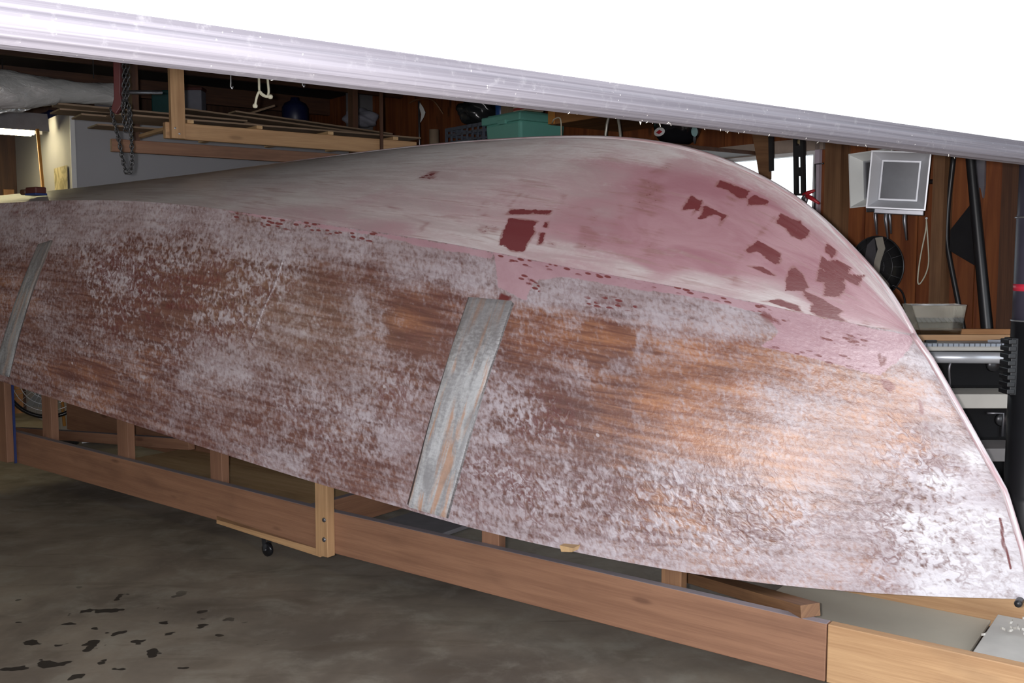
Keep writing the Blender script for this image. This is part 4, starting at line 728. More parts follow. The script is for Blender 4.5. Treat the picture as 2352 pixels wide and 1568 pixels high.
bm = new(); tube(bm, [P(268, 100, yc + .06), Vector((P(268, 100, yc + .06).x, yc + .06, ZC_ - .002))], .012, 8); obj('hook', bm, M['black_iron'], ch)
# picture and broom by the closet
q0, q1 = HP(127, 410, CH - .006), HP(156, 410, CH - .006); c = (q0 + q1) / 2; zt, zb = HP(140, 384, CH).z, HP(140, 470, CH).z
t = NT('poster_print'); n = t.noise(t.coord('Object'), 6, 4, .6, 1.2); M['poster'] = t.out(t.mix(t.step(n, .42, .58), (.52, .45, .27), (.26, .22, .12)), .7)
bm = new(); obox(bm, Vector((c.x, c.y, (zt + zb) / 2)) + HV * -.004, GV, Z, HV, (q1 - q0).length, zt - zb, .006); tag(obj('picture', bm, M['poster'], None), 'small beige picture hanging on the side of the closet', 'picture')
bm = new(); tube(bm, [P(86, 296, 7.95), P(148, 978, 7.95)], .013, 10); tag(obj('broom_handle', bm, M['orange_wood'], None), 'thin orange wooden handle leaning against the closet side', 'broom handle')
# ------------------------------------------------------------------ hanging lumber rack
GF, GK = -5.37, -6.2
rk = thing('lumber_rack', 'pine lumber rack hanging from the ceiling over the stern', 'lumber rack', G((GF + GK) / 2, 2.6, 2.11))
bm = new(); beam(bm, G(GF, 1.80, 2.155), G(GF, 3.36, 2.155), .04, .085); obj('front_beam', bm, M['pine'], rk, .003)
bm = new(); beam(bm, G(GK, 1.76, 2.145), G(GK, 3.45, 2.145), .04, .075); o = obj('back_beam', bm, M['pine_aged'], rk, .003)
for h in (1.93, 2.32, 2.76, 3.2): bm = new(); beam(bm, G(GF + .035, h, 2.207), G(GK - .04, h, 2.207), .035, .018); obj('slat', bm, M['pine_pale'], rk, .001)
p_ = GP(406, 240, GF + .04); hp = p_.dot(HV)
bm = new(); obox(bm, G(GF + .04, hp, (2.11 + ZC_) / 2), Z, HV, GV, ZC_ - 2.112, .075, .038); hpo = obj('hanger_post', bm, M['pine'], rk, .003)
for xx, yy in ((402, 294), (412, 307)): bm = new(); lathe(bm, GP(xx, yy, GF + .0595), GV, [(.006, -.003), (.006, .002), (0, .003)], 10); obj('screw', bm, M['bright_metal'], hpo)
bm = new(); q = GP(876, 300, GF + .03); beam(bm, Vector((q.x, q.y, 2.1)), Vector((q.x, q.y, ZC_ - .002)), .02, .01, GV); obj('hanger_rod', bm, M['dark_wood'], rk)
bm = new(); beam(bm, G(GK, 1.9, 2.18), G(GK, 1.9, ZC_ - .002), .04, .07, GV); obj('hanger_post', bm, M['dark_wood'], rk)
bm = new(); beam(bm, G(GK, 3.38, 2.18), G(GK, 3.38, ZC_ - .002), .04, .07, GV); obj('hanger_post', bm, M['dark_wood'], rk)
scr = [(-5.46, 1.55, 3.40, 2.222, 2.225, .15, 'lowest and longest thin strip along the front of the rack'), (-5.72, 1.45, 3.3, 2.236, 2.236, .22, 'broad strip in the middle of the rack under the others'), (-5.98, 1.6, 3.2, 2.222, 2.225, .2, 'thin strip along the back of the rack'),
       (-5.54, 1.30, 2.30, 2.262, 2.252, .13, 'short strip sticking out past the left end of the rack'), (-5.60, 1.95, 3.15, 2.300, 2.250, .16, 'strip sloping down to the right across the front of the pile'), (-5.88, 1.38, 2.7, 2.275, 2.290, .22, 'wide strip on top of the pile at the left'),
       (-5.68, 2.30, 3.34, 2.325, 2.270, .12, 'narrow topmost strip reaching to the right end of the pile'), (-6.08, 2.2, 3.3, 2.30, 2.29, .12, 'strip at the back on top of the pile')]
for g, ha, hb_, za, zb, w, lb in scr:
    bm = new(); a_, b_ = G(g, ha, za), G(g + random.uniform(-.04, .04), hb_, zb); beam(bm, a_, b_, w, .009); tag(obj('plywood_strip', bm, M['ply_scrap'], None), lb, 'wood strip', 'scrap wood strips on the hanging rack')
bm = new(); beam(bm, P(566, 262, 6.2), P(626, 243, 6.35), .05, .012); tag(obj('plywood_strip', bm, M['ply_scrap'], None), 'short piece tilted upward on top of the scrap pile', 'wood strip', 'scrap wood strips on the hanging rack')
# ------------------------------------------------------------------ things stored on top of the closet
def crate_box(name, x0, x1, y0, Y, mat, label, cat, lid=None, zb=CZ + .002):
    p0, p1 = P(x0, y0, Y), P(x1, y0, Y); c = (p0 + p1) / 2; w = (p1 - p0).length; d = w * .8; cc = Vector((c.x, c.y, 0)) + Yv * d * .5
    t = thing(name, label, cat, Vector((cc.x, cc.y, zb)))
    hgt = p0.z - zb; bm = new(); obox(bm, Vector((cc.x, cc.y, zb + hgt / 2)), X, Yv, Z, w * .92, d, hgt); obj('body', bm, mat, t, .01)
    bm = new(); obox(bm, Vector((cc.x, cc.y, zb + hgt + .012)), X, Yv, Z, w, d * 1.06, .03); obj('lid', bm, lid or mat, t, .008)
    return t
crate_box('storage_bin', 345, 394, 214, 9.0, M['teal'], 'dark teal bin on the closet top left of the rack post', 'storage bin')
crate_box('cardboard_box', 420, 464, 206, 9.05, M['box_grey'], 'grey box with dull red lid right of the rack post', 'box', M['dust_red'])
crate_box('cardboard_box', 214, 256, 236, 8.6, M['box_grey'], 'small grey box on the closet top behind the chain', 'box')
crate_box('storage_bin', 790, 872, 198, 9.5, plain('dim_box', (.10, .095, .10), .7), 'dim tall box at the right end of the closet top', 'storage bin', zb=CZ + .002)
def blob(name, c, rx, ry, rz, mat, label, cat, amp=.12, seed=1, parent=None):
    bm = new(); bmesh.ops.create_icosphere(bm, subdivisions=4, radius=1); rn = random.Random(seed); ph = [rn.uniform(0, 6) for _ in range(9)]
    for v in bm.verts:
        d = v.co.copy(); k = 1 + amp * (math.sin(d.x * 4 + ph[0]) * math.cos(d.y * 5 + ph[1]) + .6 * math.sin(d.z * 7 + ph[2] + d.x * 6) + .35 * math.sin(d.y * 15 + ph[3]) * math.sin(d.z * 13 + ph[4]))
        v.co = c + Vector((d.x * rx, d.y * ry, d.z * rz)) * k
        if v.co.z < c.z - rz * .82: v.co.z = c.z - rz * .82
    o = obj(name, bm, mat, parent, smooth=True)
    if label: tag(o, label, cat)
    return o
q = P(125, 245, 9.35); blob('tarp', Vector((q.x, q.y, CZ + .09)), .15, .12, .11, M['blue'], 'dark blue folded tarp on the closet top under the bundle', 'tarp', .12, 3)
q = P(198, 240, 8.75); blob('cloth', Vector((q.x, q.y, CZ + .05)), .10, .1, .055, M['dark_red'], 'dark red cloth on the closet top left of the chain', 'cloth', .12, 5)
q = P(678, 262, 8.9); tag(obj('water_jug', lathe(new(), Vector((q.x, q.y, CZ)), Z, [(0, .002), (.10, .004), (.115, .03), (.115, .16), (.09, .20), (.04, .225), (.035, .25), (0, .25)], 30), plain('jug_blue', (.008, .012, .05), .4), None), 'round dark blue jug on the closet top behind the scrap pile', 'jug')
q = P(830, 285, 9.3); blob('plastic_bag', Vector((q.x + .05, q.y - .35, CZ + .07)), .15, .1, .085, M['box_grey'], 'crumpled grey plastic bag at the right end of the closet top', 'bag', .16, 8)
# ------------------------------------------------------------------ small hanging things
ty = 4.6
rp = thing('rope_loop', 'knotted white rope loop hanging below the garage door', 'rope', P(600, 243, ty))
bm = new(); r = .0055
zt = ZC_ - .002
a_, b_ = P(594, 120, ty), P(613, 120, ty)
tube(bm, [Vector((a_.x, ty, zt)), P(594, 165, ty)] + spline([P(595, 190, ty), P(596, 209, ty), P(601, 217, ty), P(611, 222, ty), P(620, 222, ty)], 5), r, 8)
tube(bm, [Vector((b_.x, ty, zt)), P(613, 165, ty)] + spline([P(616, 195, ty), P(617, 212, ty), P(613, 221, ty - .01), P(603, 216, ty - .01), P(596, 210, ty - .01), P(590, 222, ty - .01), P(587, 236, ty - .01), P(586, 243, ty - .01)], 5), r, 8)
rco = obj('cord', bm, M['rope'], rp)
for x, y in ((621, 222), (586, 243)): bm = new(); lathe(bm, P(x, y, ty - .005) - X * .012, X, [(0, 0), (.009, .004), (.011, .012), (.009, .02), (0, .024)], 12); obj('knot', bm, M['rope'], rco)
for x, y0, y1, lb in ((530, 176, 204, 'thin pale metal hook left of the white rope'), (695, 178, 200, 'thin metal hook right of the white rope')):
    q = P(x, y0, 5.2); bm = new(); tube(bm, [Vector((q.x, q.y, ZC_ - .002)), q] + spline([P(x, (y0 + y1) / 2, 5.2), P(x, y1 - 5, 5.2), P(x + 3, y1, 5.2), P(x + 5, y1 - 6, 5.2)], 4), [.0015] + [.005] * 14, 7) if False else tube(bm, [Vector((q.x, q.y, ZC_ - .002)), q, P(x, (y0 + y1) / 2, 5.2), P(x, y1 - 5, 5.2), P(x + 3, y1, 5.2), P(x + 5, y1 - 6, 5.2)], [.002, .004, .0045, .005, .005, .004], 7)
    tag(obj('ceiling_hook', bm, M['bright_metal'], None), lb, 'hook')
# ------------------------------------------------------------------ right wall shelf and its load
SZ = 2.10
sg0, sg1 = -7.9, HP(1598, 345, 4.2).dot(GV); sh0 = 3.98
sf = thing('wall_shelf', 'brown wooden shelf on the right wall behind the boat', 'shelf', G((sg0 + sg1) / 2, 4.4, SZ - .02))
bm = new(); obox(bm, G((sg0 + sg1) / 2, (sh0 + HW) / 2 - .002, SZ - .012), GV, HV, Z, sg1 - sg0, HW - sh0 - .006, .022); obj('shelf_board', bm, M['dark_wood'], sf)
for g in (-7.5, -6.2, -5.1): bm = new(); prism(bm, [G(g, HW - .002, SZ - .024), G(g, HW - .4, SZ - .024), G(g, HW - .002, SZ - .34)], GV * .02); obj('bracket', bm, M['dark_wood'], sf)
cn = HP(1191, 300, 4.16); gq = cn.dot(GV)
tt = thing('storage_tote', 'sea green plastic tote with lid on the wall shelf', 'storage tote', G(gq - .22, 4.38, SZ))
top = HP(1191, 255, 4.16).z
bm = new(); c = G(gq - .21, 4.38, 0)
vb = [(c + GV * i * .18 + HV * j * .18 + Z * (SZ + .001)) for i, j in ((1, -1), (1, 1), (-1, 1), (-1, -1))]; vt = [(c + GV * i * .20 + HV * j * .20 + Z * (top - .05)) for i, j in ((1, -1), (1, 1), (-1, 1), (-1, -1))]
vb = [bm.verts.new(v) for v in vb]; vt = [bm.verts.new(v) for v in vt]; bm.faces.new(vb[::-1]); bm.faces.new(vt)
for k in range(4): bm.faces.new([vb[k], vb[(k + 1) % 4], vt[(k + 1) % 4], vt[k]])
obj('tub', bm, M['tote_green'], tt, .02)
bm = new(); obox(bm, c + Z * (top - .03), GV, HV, Z, .44, .44, .055); obox(bm, c + Z * (top - .0), GV, HV, Z, .38, .38, .02); lido = obj('lid', bm, M['tote_green'], tt, .014)
bm = new(); obox(bm, c - HV * .222 + GV * .03 + Z * (top - .055), GV, HV, Z, .09, .02, .03); obj('latch', bm, M['tote_green'], lido, .004)
# milk crate
ck = HP(1108, 300, 4.18); g1 = ck.dot(GV); g0 = HP(1020, 300, 4.18).dot(GV); tz = HP(1065, 287, 4.18).z
mc = thing('milk_crate', 'grey lattice plastic crate left of the green tote', 'crate', G((g0 + g1) / 2, 4.36, SZ))
cw = g1 - g0; bm = new(); cc = G((g0 + g1) / 2, 4.36, 0); hh = tz - SZ
for s, ax_, ot in ((-1, GV, HV), (1, GV, HV), (-1, HV, GV), (1, HV, GV)):
    wd = cw if ax_ == GV else .34; od = .17 if ax_ == GV else cw / 2
    for zz, zh in ((SZ + .02, .035), (SZ + hh * .36, .012), (SZ + hh * .68, .012), (tz - .055, .02), (tz - .012, .024)): obox(bm, cc + ot * s * (od - .006) + Z * zz, ax_, ot, Z, wd, .012, zh)
    for k in range(8): obox(bm, cc + ot * s * (od - .006) + ax_ * (k / 7 - .5) * (wd - .014) + Z * (SZ + hh / 2), Z, ax_, ot, hh - .004, .012 if k not in (0, 7) else .02, .012)
obox(bm, cc + Z * (SZ + .006), GV, HV, Z, cw - .01, .33, .01); obj('lattice', bm, M['crate_grey'], mc)
bag = plain('bag_black', (.022, .024, .026), .22)
q = cc + Z * (tz - .02); blob('trash_bag', q + Z * .13, .17, .15, .12, bag, 'shiny black plastic bag bulging out of the grey crate', 'plastic bag', .14, 11)
q = HP(1130, 240, 4.30); blob('trash_bag', G(g1 - .02, 4.60, tz + .16), .13, .10, .16, bag, 'black plastic bag standing behind the crate beside the tote', 'plastic bag', .13, 12)
# items on the tote lid
q = G(gq - .36, 4.28, top + .011); bm = new(); lathe(bm, q, Z, [(0, 0), (.035, 0), (.037, .004), (.037, .10), (.03, .112), (0, .112)], 24); tag(obj('spray_can', bm, plain('blue_can', (.02, .08, .28), .35), None), 'blue can on the tote lid beside the black bag', 'can')
bm = new(); obox(bm, G(gq - .245, 4.27, top + .011 + .05), HV, GV, Z, .09, .08, .10); tag(obj('cardboard_box', bm, M['tan'], None, .003), 'small tan box on the green tote lid', 'box')
t = NT('striped_print'); v = t.n('ShaderNodeTexWave', wave_type='BANDS', bands_direction='Z'); t.l(t.coord('Object', (1, 1, 1)), v.inputs[0]); v.inputs['Scale'].default_value = 9.0
M['striped'] = t.out(t.mix(t.step(v.outputs[1], .42, .58), (.65, .58, .44), (.45, .07, .06)), .55)
bm = new(); obox(bm, G(gq - .07, 4.30, top + .011 + .045), HV, GV, Z, .16, .13, .09); tag(obj('magazine_box', bm, M['striped'], None, .002), 'red and cream striped box on the green tote lid', 'box')
q = HP(997, 310, 4.25); zq = HP(997, 298, 4.25).z; bm = new(); lathe(bm, Vector((q.x, q.y, SZ + .001)), Z, [(.03, 0), (.038, 0), (.038, zq - SZ), (.03, zq - SZ), (.03, .01)], 22); tag(obj('cardboard_tube', bm, M['tan'], None), 'pale cardboard tube standing left of the grey crate', 'tube')
q = HP(964, 300, 4.15); bm = new(); tube(bm, [Vector((q.x, q.y, SZ + .001)), HP(962, 232, 4.15)], .007, 8); tag(obj('thin_rod', bm, M['grey_metal'], None), 'thin upright grey rod at the left end of the wall shelf', 'rod')
bm = new(); prism(bm, [HP(x, y, 4.13) for x, y in ((965, 236), (972, 246), (977, 258), (973, 270), (966, 281), (968, 262), (964, 248))], HV * -.003); tag(obj('white_feather', bm, M['white_paint'], None), 'white feather-shaped strip tied to the thin upright rod', 'feather')
bm = new(); tube(bm, spline([HP(941, 237, 4.13), HP(950, 231, 4.13), HP(963, 228, 4.13), HP(985, 227, 4.14), HP(1000, 236, 4.15), HP(1018, 262, 4.2)], 5), .005, 7); tag(obj('twig', bm, M['brown_wood'], None), 'curved twig crossing the top of the thin rod', 'twig')
# wooden cupboard above the shelf
h_ = 4.12; ca = HP(1262, 285, h_).dot(GV); cb = HP(1640, 285, h_).dot(GV); zb = HP(1275, 286, h_).z
cu = thing('wall_cupboard', 'wooden cupboard high on the right wall above the shelf', 'cupboard', G((ca + cb) / 2, (h_ + HW) / 2, zb))
bm = new(); obox(bm, G((ca + cb) / 2, (h_ + HW) / 2, (zb + ZC_) / 2), GV, HV, Z, cb - ca, HW - h_ - .01, ZC_ - zb - .006); obj('body', bm, M['cabinet_wood'], cu, .003)
bm = new(); obox(bm, G(ca + .03, h_ - .008, (zb + ZC_) / 2), Z, GV, HV, ZC_ - zb - .01, .05, .016); obj('face_trim', bm, M['orange_wood'], cu)
hk = HP(1285, 292, h_ - .03); bm = new(); tube(bm, [HP(1268, 283, h_ - .02)] + spline([HP(1272, 274, h_ - .03), HP(1282, 270, h_ - .03), HP(1288, 276, h_ - .03), HP(1289, 300, h_ - .03), HP(1289, 330, h_ - .03)], 4), .004, 7); tag(obj('wire_hook', bm, M['rope'], None), 'pale bent wire hook hanging below the cupboard corner', 'hook')
hm = 4.05; q = HP(1392, 330, hm); q2 = HP(1424, 330, hm)
bm = new(); tube(bm, [Vector((q.x, q.y, SZ + .001)), HP(1391, 310, hm)] + spline([HP(1394, 285, hm), HP(1400, 264, hm), HP(1409, 254, hm), HP(1417, 264, hm), HP(1422, 285, hm), HP(1425, 310, hm)], 5) + [Vector((q2.x, q2.y, SZ + .001))], .0085, 10); tag(obj('bent_pipe', bm, plain('pale_pipe', (.42, .41, .36), .35, .4), None), 'bent grey pipe hoop standing on the shelf left of the helmet', 'pipe')
# helmet
hc = HP(1556, 296, 4.28); r = .138
hl = thing('helmet', 'glossy black helmet with white and red sticker at the shelf end', 'helmet', Vector((hc.x, hc.y, SZ)))
hc.z = SZ + .148
tc = (CAM - hc).normalized(); rt = Z.cross(tc) * -1; rt = tc.cross(Z).normalized()
rt = -Z.cross(-tc).normalized() if rt.x < 0 else rt
bm = new(); bmesh.ops.create_uvsphere(bm, u_segments=40, v_segments=28, radius=1)
for v in bm.verts:
    d = v.co; k = 1.0
    if d.z < -.55: k = .93 + .07 * (1 - (-.55 - d.z) / .45)
    v.co = hc + Vector((d.x * r * 1.0, d.y * r * 1.08, d.z * r * 1.06)) * k
obj('shell', bm, M['black_gloss'], hl, smooth=True)
def decal(nm, dx, dz, w, h, mat, lift=1.02, par=hl, n=20):
    bm = new(); ring = []; 
    def sp(x, z):
        y = math.sqrt(max(0, 1 - x * x - z * z)); return hc + (rt * x + Vector((tc.x, tc.y, 0)).normalized() * y + Z * z) * (r * 1.075 * lift)
    cv = bm.verts.new(sp(dx, dz)); ring = [bm.verts.new(sp(dx + w * math.cos(2 * math.pi * k / n), dz + h * math.sin(2 * math.pi * k / n))) for k in range(n)]
    for k in range(n): bm.faces.new([cv, ring[k], ring[(k + 1) % n]])
    o = obj(nm, bm, mat, par); m = o.modifiers.new('s', 'SOLIDIFY'); m.thickness = .002; return o
decal('sticker', -.66, -.38, .20, .15, M['white_paint']); decal('sticker_print', -.66, -.385, .12, .075, M['red'], 1.03, n=4)
decal('visor_reflection', .62, -.40, .12, .17, plain('teal_reflection', (.30, .48, .48), .3), 1.02); decal('edge_trim', .64, -.66, .05, .12, M['bright_metal'], 1.01)  # teal oval paints the visor's reflection onto the shell
# tools hanging in front of the window
hh = 4.35
bm = new(); prism(bm, [HP(x, y, hh) for x, y in ((1722, 285), (1768, 285), (1767, 412), (1757, 412), (1742, 398), (1733, 340))], HV * .02); tag(obj('wood_template', bm, M['brown_wood'], None, .002), 'tapered brown wood piece hanging in front of the window', 'wood piece')
bm = new(); prism(bm, [HP(x, y, hh - .03) for x, y in ((1764, 285), (1774, 285), (1775, 392), (1766, 394))], HV * .012); tag(obj('metal_bar', bm, M['black_iron'], None), 'dark flat bar hanging beside the tapered wood piece', 'bar')
lv = thing('spirit_level', 'dark slotted spirit level hanging upright before the window', 'spirit level', HP(1836, 450, hh))
bm = new(); hz = hh - .02
for x0, x1, y0, y1 in ((1823, 1830, 290, 449), (1839, 1846, 290, 449), (1829, 1840, 290, 316), (1829, 1840, 334, 360), (1829, 1840, 384, 404), (1829, 1840, 444, 449)):
    prism(bm, [HP(x0 + (y0 - 449) * .02 + 1, y0, hz), HP(x1 + (y0 - 449) * .02 + 1, y0, hz), HP(x1, y1, hz), HP(x0, y1, hz)], HV * .022)
lvb = obj('body', bm, M['black_iron'], lv)
for yy in (325, 395): bm = new(); lathe(bm, HP(1835, yy, hz + .005), HV, [(0, 0), (.012, 0), (.012, .012), (0, .012)], 16); obj('vial', bm, plain('vial_tan', (.35, .28, .16), .3), lvb)
cl = thing('red_pliers', 'pliers with red handles hanging below the level', 'pliers', HP(1852, 475, hh - .03)); hz = hh - .04
for pts in ([(1845, 448), (1856, 443), (1871, 437)], [(1850, 449), (1862, 454), (1881, 467)]): bm = new(); tube(bm, [HP(x, y, hz) for x, y in pts], [.011, .012, .006], 8); obj('handle', bm, M['red'], cl)
bm = new(); tube(bm, [HP(1852, 446, hz), HP(1846, 456, hz), HP(1840, 466, hz)], [.012, .013, .006], 8); tube(bm, [HP(1848, 446, hz), HP(1851, 458, hz), HP(1850, 472, hz)], [.01, .012, .006], 8); obj('jaws', bm, M['grey_metal'], cl)
bm = new(); tube(bm, [HP(x, y, 4.62) for x, y in ((1892, 375), (1872, 377), (1872, 430), (1871, 484), (1858, 484))], .0045, 8); tag(obj('coping_saw', bm, M['black_iron'], None), 'thin black wire saw frame against the window', 'saw frame')
# ------------------------------------------------------------------ work lamps
def work_lamp(px, py, Y, w, h, yaw, roll, label, mats):
    c = P(px, py, Y); f = Vector((CAM.x - c.x, CAM.y - c.y, 0)).normalized(); f = Matrix.Rotation(yaw, 3, 'Z') @ f
    f = (f + Z * -.04).normalized(); r_ = Z.cross(f).normalized() * 1; u_ = f.cross(r_); rot = Matrix.Rotation(roll, 3, f); r_, u_ = rot @ r_, rot @ u_
    t = thing('work_light', label, 'work light', c - Z * h / 2)
    def rg(sx, sy, d): return [c + r_ * i * sx / 2 + u_ * j * sy / 2 + f * d for i, j in ((-1, -1), (1, -1), (1, 1), (-1, 1))]
    bm = new(); o1, o2, i1 = rg(w, h, 0), rg(w * .95, h * .95, 0), rg(w * .62, h * .66, -.07); ob = rg(w * .6, h * .64, -.10)
    V = lambda L: [bm.verts.new(p) for p in L]
    a, b, d_, e = V(o1), V(o2), V(i1), V(ob)
    for k in range(4):
        n = (k + 1) % 4; bm.faces.new([a[k], a[n], b[n], b[k]]); bm.faces.new([b[k], b[n], d_[n], d_[k]]); bm.faces.new([a[n], a[k], e[k], e[n]])
    bm.faces.new(e[::-1]); bm.faces.new(d_); obj('reflector', bm, mats[0], t)
    bm = new(); rect_frame(bm, c - f * .062, r_, u_, w * .66, h * .70, .007, .014); bz = obj('bezel', bm, plain('bezel_grey', (.40, .41, .44), .35, .3), t)
    bm = new(); obox(bm, c - f * .066, r_, u_, f, w * .6, h * .64, .006); obj('lens', bm, M['lamp_face'], bz)
    bm = new(); obox(bm, c - f * .13, r_, u_, f, w * .55, h * .55, .07); obj('housing', bm, M['black'], t, .01)
    q = c - f * .12; bm = new(); tube(bm, [q + u_ * h * .25, Vector((q.x, q.y, ZC_ - .002))], .006, 8); obj('hanger', bm, M['black_iron'], t)
    for s in (-.2, .12):
        bm = new(); q = c - f * .10 - u_ * h * .5 + r_ * w * s; tube(bm, [q + u_ * .05, q - Z * .05, q - Z * .14 + r_ * .012], [.009, .009, .004], 8); obj('mounting_leg', bm, M['grey_metal'], t)
    bm = new(); q = c - f * .1 - u_ * (h * .5 + .012); beam(bm, q - r_ * w * .4, q + r_ * w * .45, .02, .025); obj('yoke', bm, M['grey_metal'], t, .004)
    return t
M['reflector'] = plain('reflector', (.66, .67, .71), .35, .2, .05); M['reflector_lit'] = plain('reflector_flash_lit', (.85, .87, .85), .4, .0, .04)  # second reflector is a lighter copy, its glare put into the colour
work_lamp(2063, 414, 4.55, .255, .26, R(-6), R(-4), 'square silver work lamp facing the camera, the front one of two', (M['reflector'],))
work_lamp(2000, 410, 4.95, .26, .27, R(-38), R(2), 'square work lamp turned sideways, behind the other one', (M['reflector_lit'],))
# ------------------------------------------------------------------ things on the brown wall
hw = HW - .03
fc = HP(2012, 612, hw - .10); fn = -HV; e1 = GV; Rf = .155
wf = thing('wall_fan', 'round dark caged fan with silver bracket on the brown wall', 'fan', fc - Z * Rf)
bm = new(); lathe(bm, fc + fn * -.02, fn, [(Rf, .02), (Rf * .8, -.03), (.05, -.055), (0, -.055)], 36); obj('bowl', bm, M['black_iron'], wf)
bm = new()
for r in (Rf, Rf * .72, Rf * .42): tube(bm, [fc + fn * (.03 if r < Rf else 0) + (e1 * math.cos(k * math.pi / 18) + Z * math.sin(k * math.pi / 18)) * r for k in range(37)], .004 if r == Rf else .0025, 6, False)
for k in range(16):
    d = e1 * math.cos(k * math.pi / 8) + Z * math.sin(k * math.pi / 8); tube(bm, [fc + fn * .035 + d * .03, fc + fn * .03 + d * Rf * .7, fc + d * Rf], .002, 5)
obj('cage', bm, M['black_iron'], wf)
pl = hw - .16
bm = new(); prism(bm, [HP(x, y, pl) for x, y in ((2010, 546), (2026, 544), (2032, 570), (2022, 600), (2018, 625), (2040, 650), (2044, 668), (2030, 660), (2004, 630), (2008, 600), (2016, 572))], HV * .006); o = obj('bracket', bm, plain('silver_strip', (.55, .52, .44), .35, .5), wf); o['label'] = 'bent silver bracket'
bm = new(); prism(bm, [HP(x, y, pl + .02) for x, y in ((1992, 562), (2008, 546), (2014, 600), (2004, 636), (1984, 602))], HV * .004); obj('blade', bm, M['grey_metal'], wf)
bm = new(); tube(bm, [HP(2042, 662, pl), *spline([HP(2052, 655, pl), HP(2070, 668, pl + .05), HP(2078, 690, pl + .08), HP(2076, 715, pl + .08), HP(2060, 745, pl + .08)], 5)], .005, 7); obj('cord', bm, M['black'], wf)
bm = new(); tube(bm, spline([HP(2128, 503, hw - .01), HP(2126, 530, hw - .01), HP(2114, 590, hw - .01), HP(2108, 640, hw - .01), HP(2112, 652, hw - .01), HP(2126, 630, hw - .01), HP(2133, 600, hw - .01), HP(2131, 550, hw - .01), HP(2128, 505, hw - .01)], 6), .0035, 7); tag(obj('wire_loop', bm, M['rope'], None), 'long thin wire loop hanging on the wall right of the fan', 'wire')
bm = new(); tube(bm, [HP(2128, 500, hw + .028), HP(2128, 501, hw - .03)], .006, 8); tag(obj('wall_peg', bm, M['black_iron'], None), 'small dark peg holding the thin wire loop', 'peg')
bm = new(); lathe(bm, HP(2140, 417, hw - .03) - GV * .06, GV, [(0, 0), (.012, 0), (.012, .1), (.018, .1), (.018, .13), (0, .13)], 14); tube(bm, [HP(2140, 417, hw - .03), HP(2140, 417, hw + .029)], .008, 8); tag(obj('wall_fitting', bm, M['grey_metal'], None), 'grey metal fitting on the wall right of the work lamps', 'fitting')
hz = hw - .045
bp = HP(2267, 765, hz); 
mp = thing('black_pole', 'thick black pole with a triangular black fin leaning on the wall', 'pole', HP(2295, 1200, hz))
d_ = (HP(2268, 765, hz) - HP(2228, 345, hz)); pb = HP(2228, 345, hz); k_ = (0.003 - pb.z) / d_.z
bm = new(); tube(bm, [pb - d_ * .2, pb, pb + d_, pb + d_ * k_], [.022, .023, .028, .03], 16); obj('shaft', bm, M['black'], mp)
bm = new(); prism(bm, [HP(x, y, hz + .005) for x, y in ((2234, 462), (2182, 528), (2181, 576), (2242, 612))], HV * .014); obj('fin', bm, M['black'], mp, .002)
hz2 = hw - .012; p0 = HP(2215, 765, hz2); p1 = HP(2178, 575, hz2); dd = p0 - p1; kk = (.01 - p1.z) / dd.z
bm = new(); tube(bm, [HP(2193, 330, hz2)] + spline([HP(2188, 380, hz2), HP(2178, 470, hz2), HP(2175, 530, hz2), HP(2178, 575, hz2), HP(2200, 690, hz2), p0], 6) + [p1 + dd * kk], .013, 10); tag(obj('black_hose', bm, M['black'], None), 'thin black hose running down the wall left of the black pole', 'hose')
bm = new(); prism(bm, [HP(x, y, hw - .02) for x, y in ((2243, 365), (2262, 365), (2261, 425), (2257, 455), (2252, 432), (2244, 428))], HV * .015); tag(obj('scraper', bm, plain('grey_blade', (.30, .29, .33), .4, .6), None), 'short grey blade hanging on the wall right of the black pole', 'blade')
q = HP(2311, 350, hw - .01); bm = new(); tube(bm, [Vector((q.x, q.y, ZC_ - .01)), Vector((q.x, q.y, .9))], .0035, 6); tag(obj('green_cord', bm, plain('green_cord', (.12, .18, .12), .6), None), 'thin green cord hanging straight down the wall at right', 'cord')
# ------------------------------------------------------------------ workbench
yf = 4.15
def bx(bm, x0, x1, y0, y1, z0, z1): return obox(bm, Vector(((x0 + x1) / 2, (y0 + y1) / 2, (z0 + z1) / 2)), X, Yv, Z, x1 - x0, y1 - y0, z1 - z0)
xl, xr = P(2090, 800, yf).x, P(2352, 800, yf).x + .16
zt = P(2200, 786, yf + .12).z
wb = thing('workbench', 'workbench with silver rail and white shelves at the right', 'workbench', Vector(((xl + xr) / 2, yf + .2, 0)))
bm = new(); bx(bm, xl, xr, yf + .045, yf + .38, zt - .03, zt); bto = obj('bench_top', bm, M['white_shelf'], wb, .003)
zr = P(2200, 820, yf).z; bm = new(); tube(bm, [Vector((xl, yf + .01, zr)), Vector((xr, yf + .01, zr - .008))], .024, 20); obj('rail', bm, M['alu'], wb)
t = NT('ruler_scale'); w = t.n('ShaderNodeTexWave', wave_type='BANDS', bands_direction='X'); t.l(t.coord('Object'), w.inputs[0]); w.inputs['Scale'].default_value = 14
M['ruler'] = t.out(t.mix(t.step(w.outputs[1], .85, .95), (.30, .34, .40), (.06, .07, .09)), .4)
bm = new(); bx(bm, xl, xr, yf + .03, yf + .075, zt - .01, zt + .003); obj('ruler', bm, M['ruler'], bto)
z1 = P(2240, 905, yf - .05).z; z1b = P(2240, 938, yf - .05).z
bm = new(); bx(bm, xl, xr, yf - .05, yf + .36, z1b, z1); obj('shelf', bm, M['white_shelf'], wb, .004)
z2 = P(2270, 1030, yf - .1).z; bm = new(); bx(bm, xl, xr, yf - .1, yf + .38, z2 - .055, z2); obj('shelf', bm, plain('shelf_grey', (.20, .19, .19), .6), wb, .004)
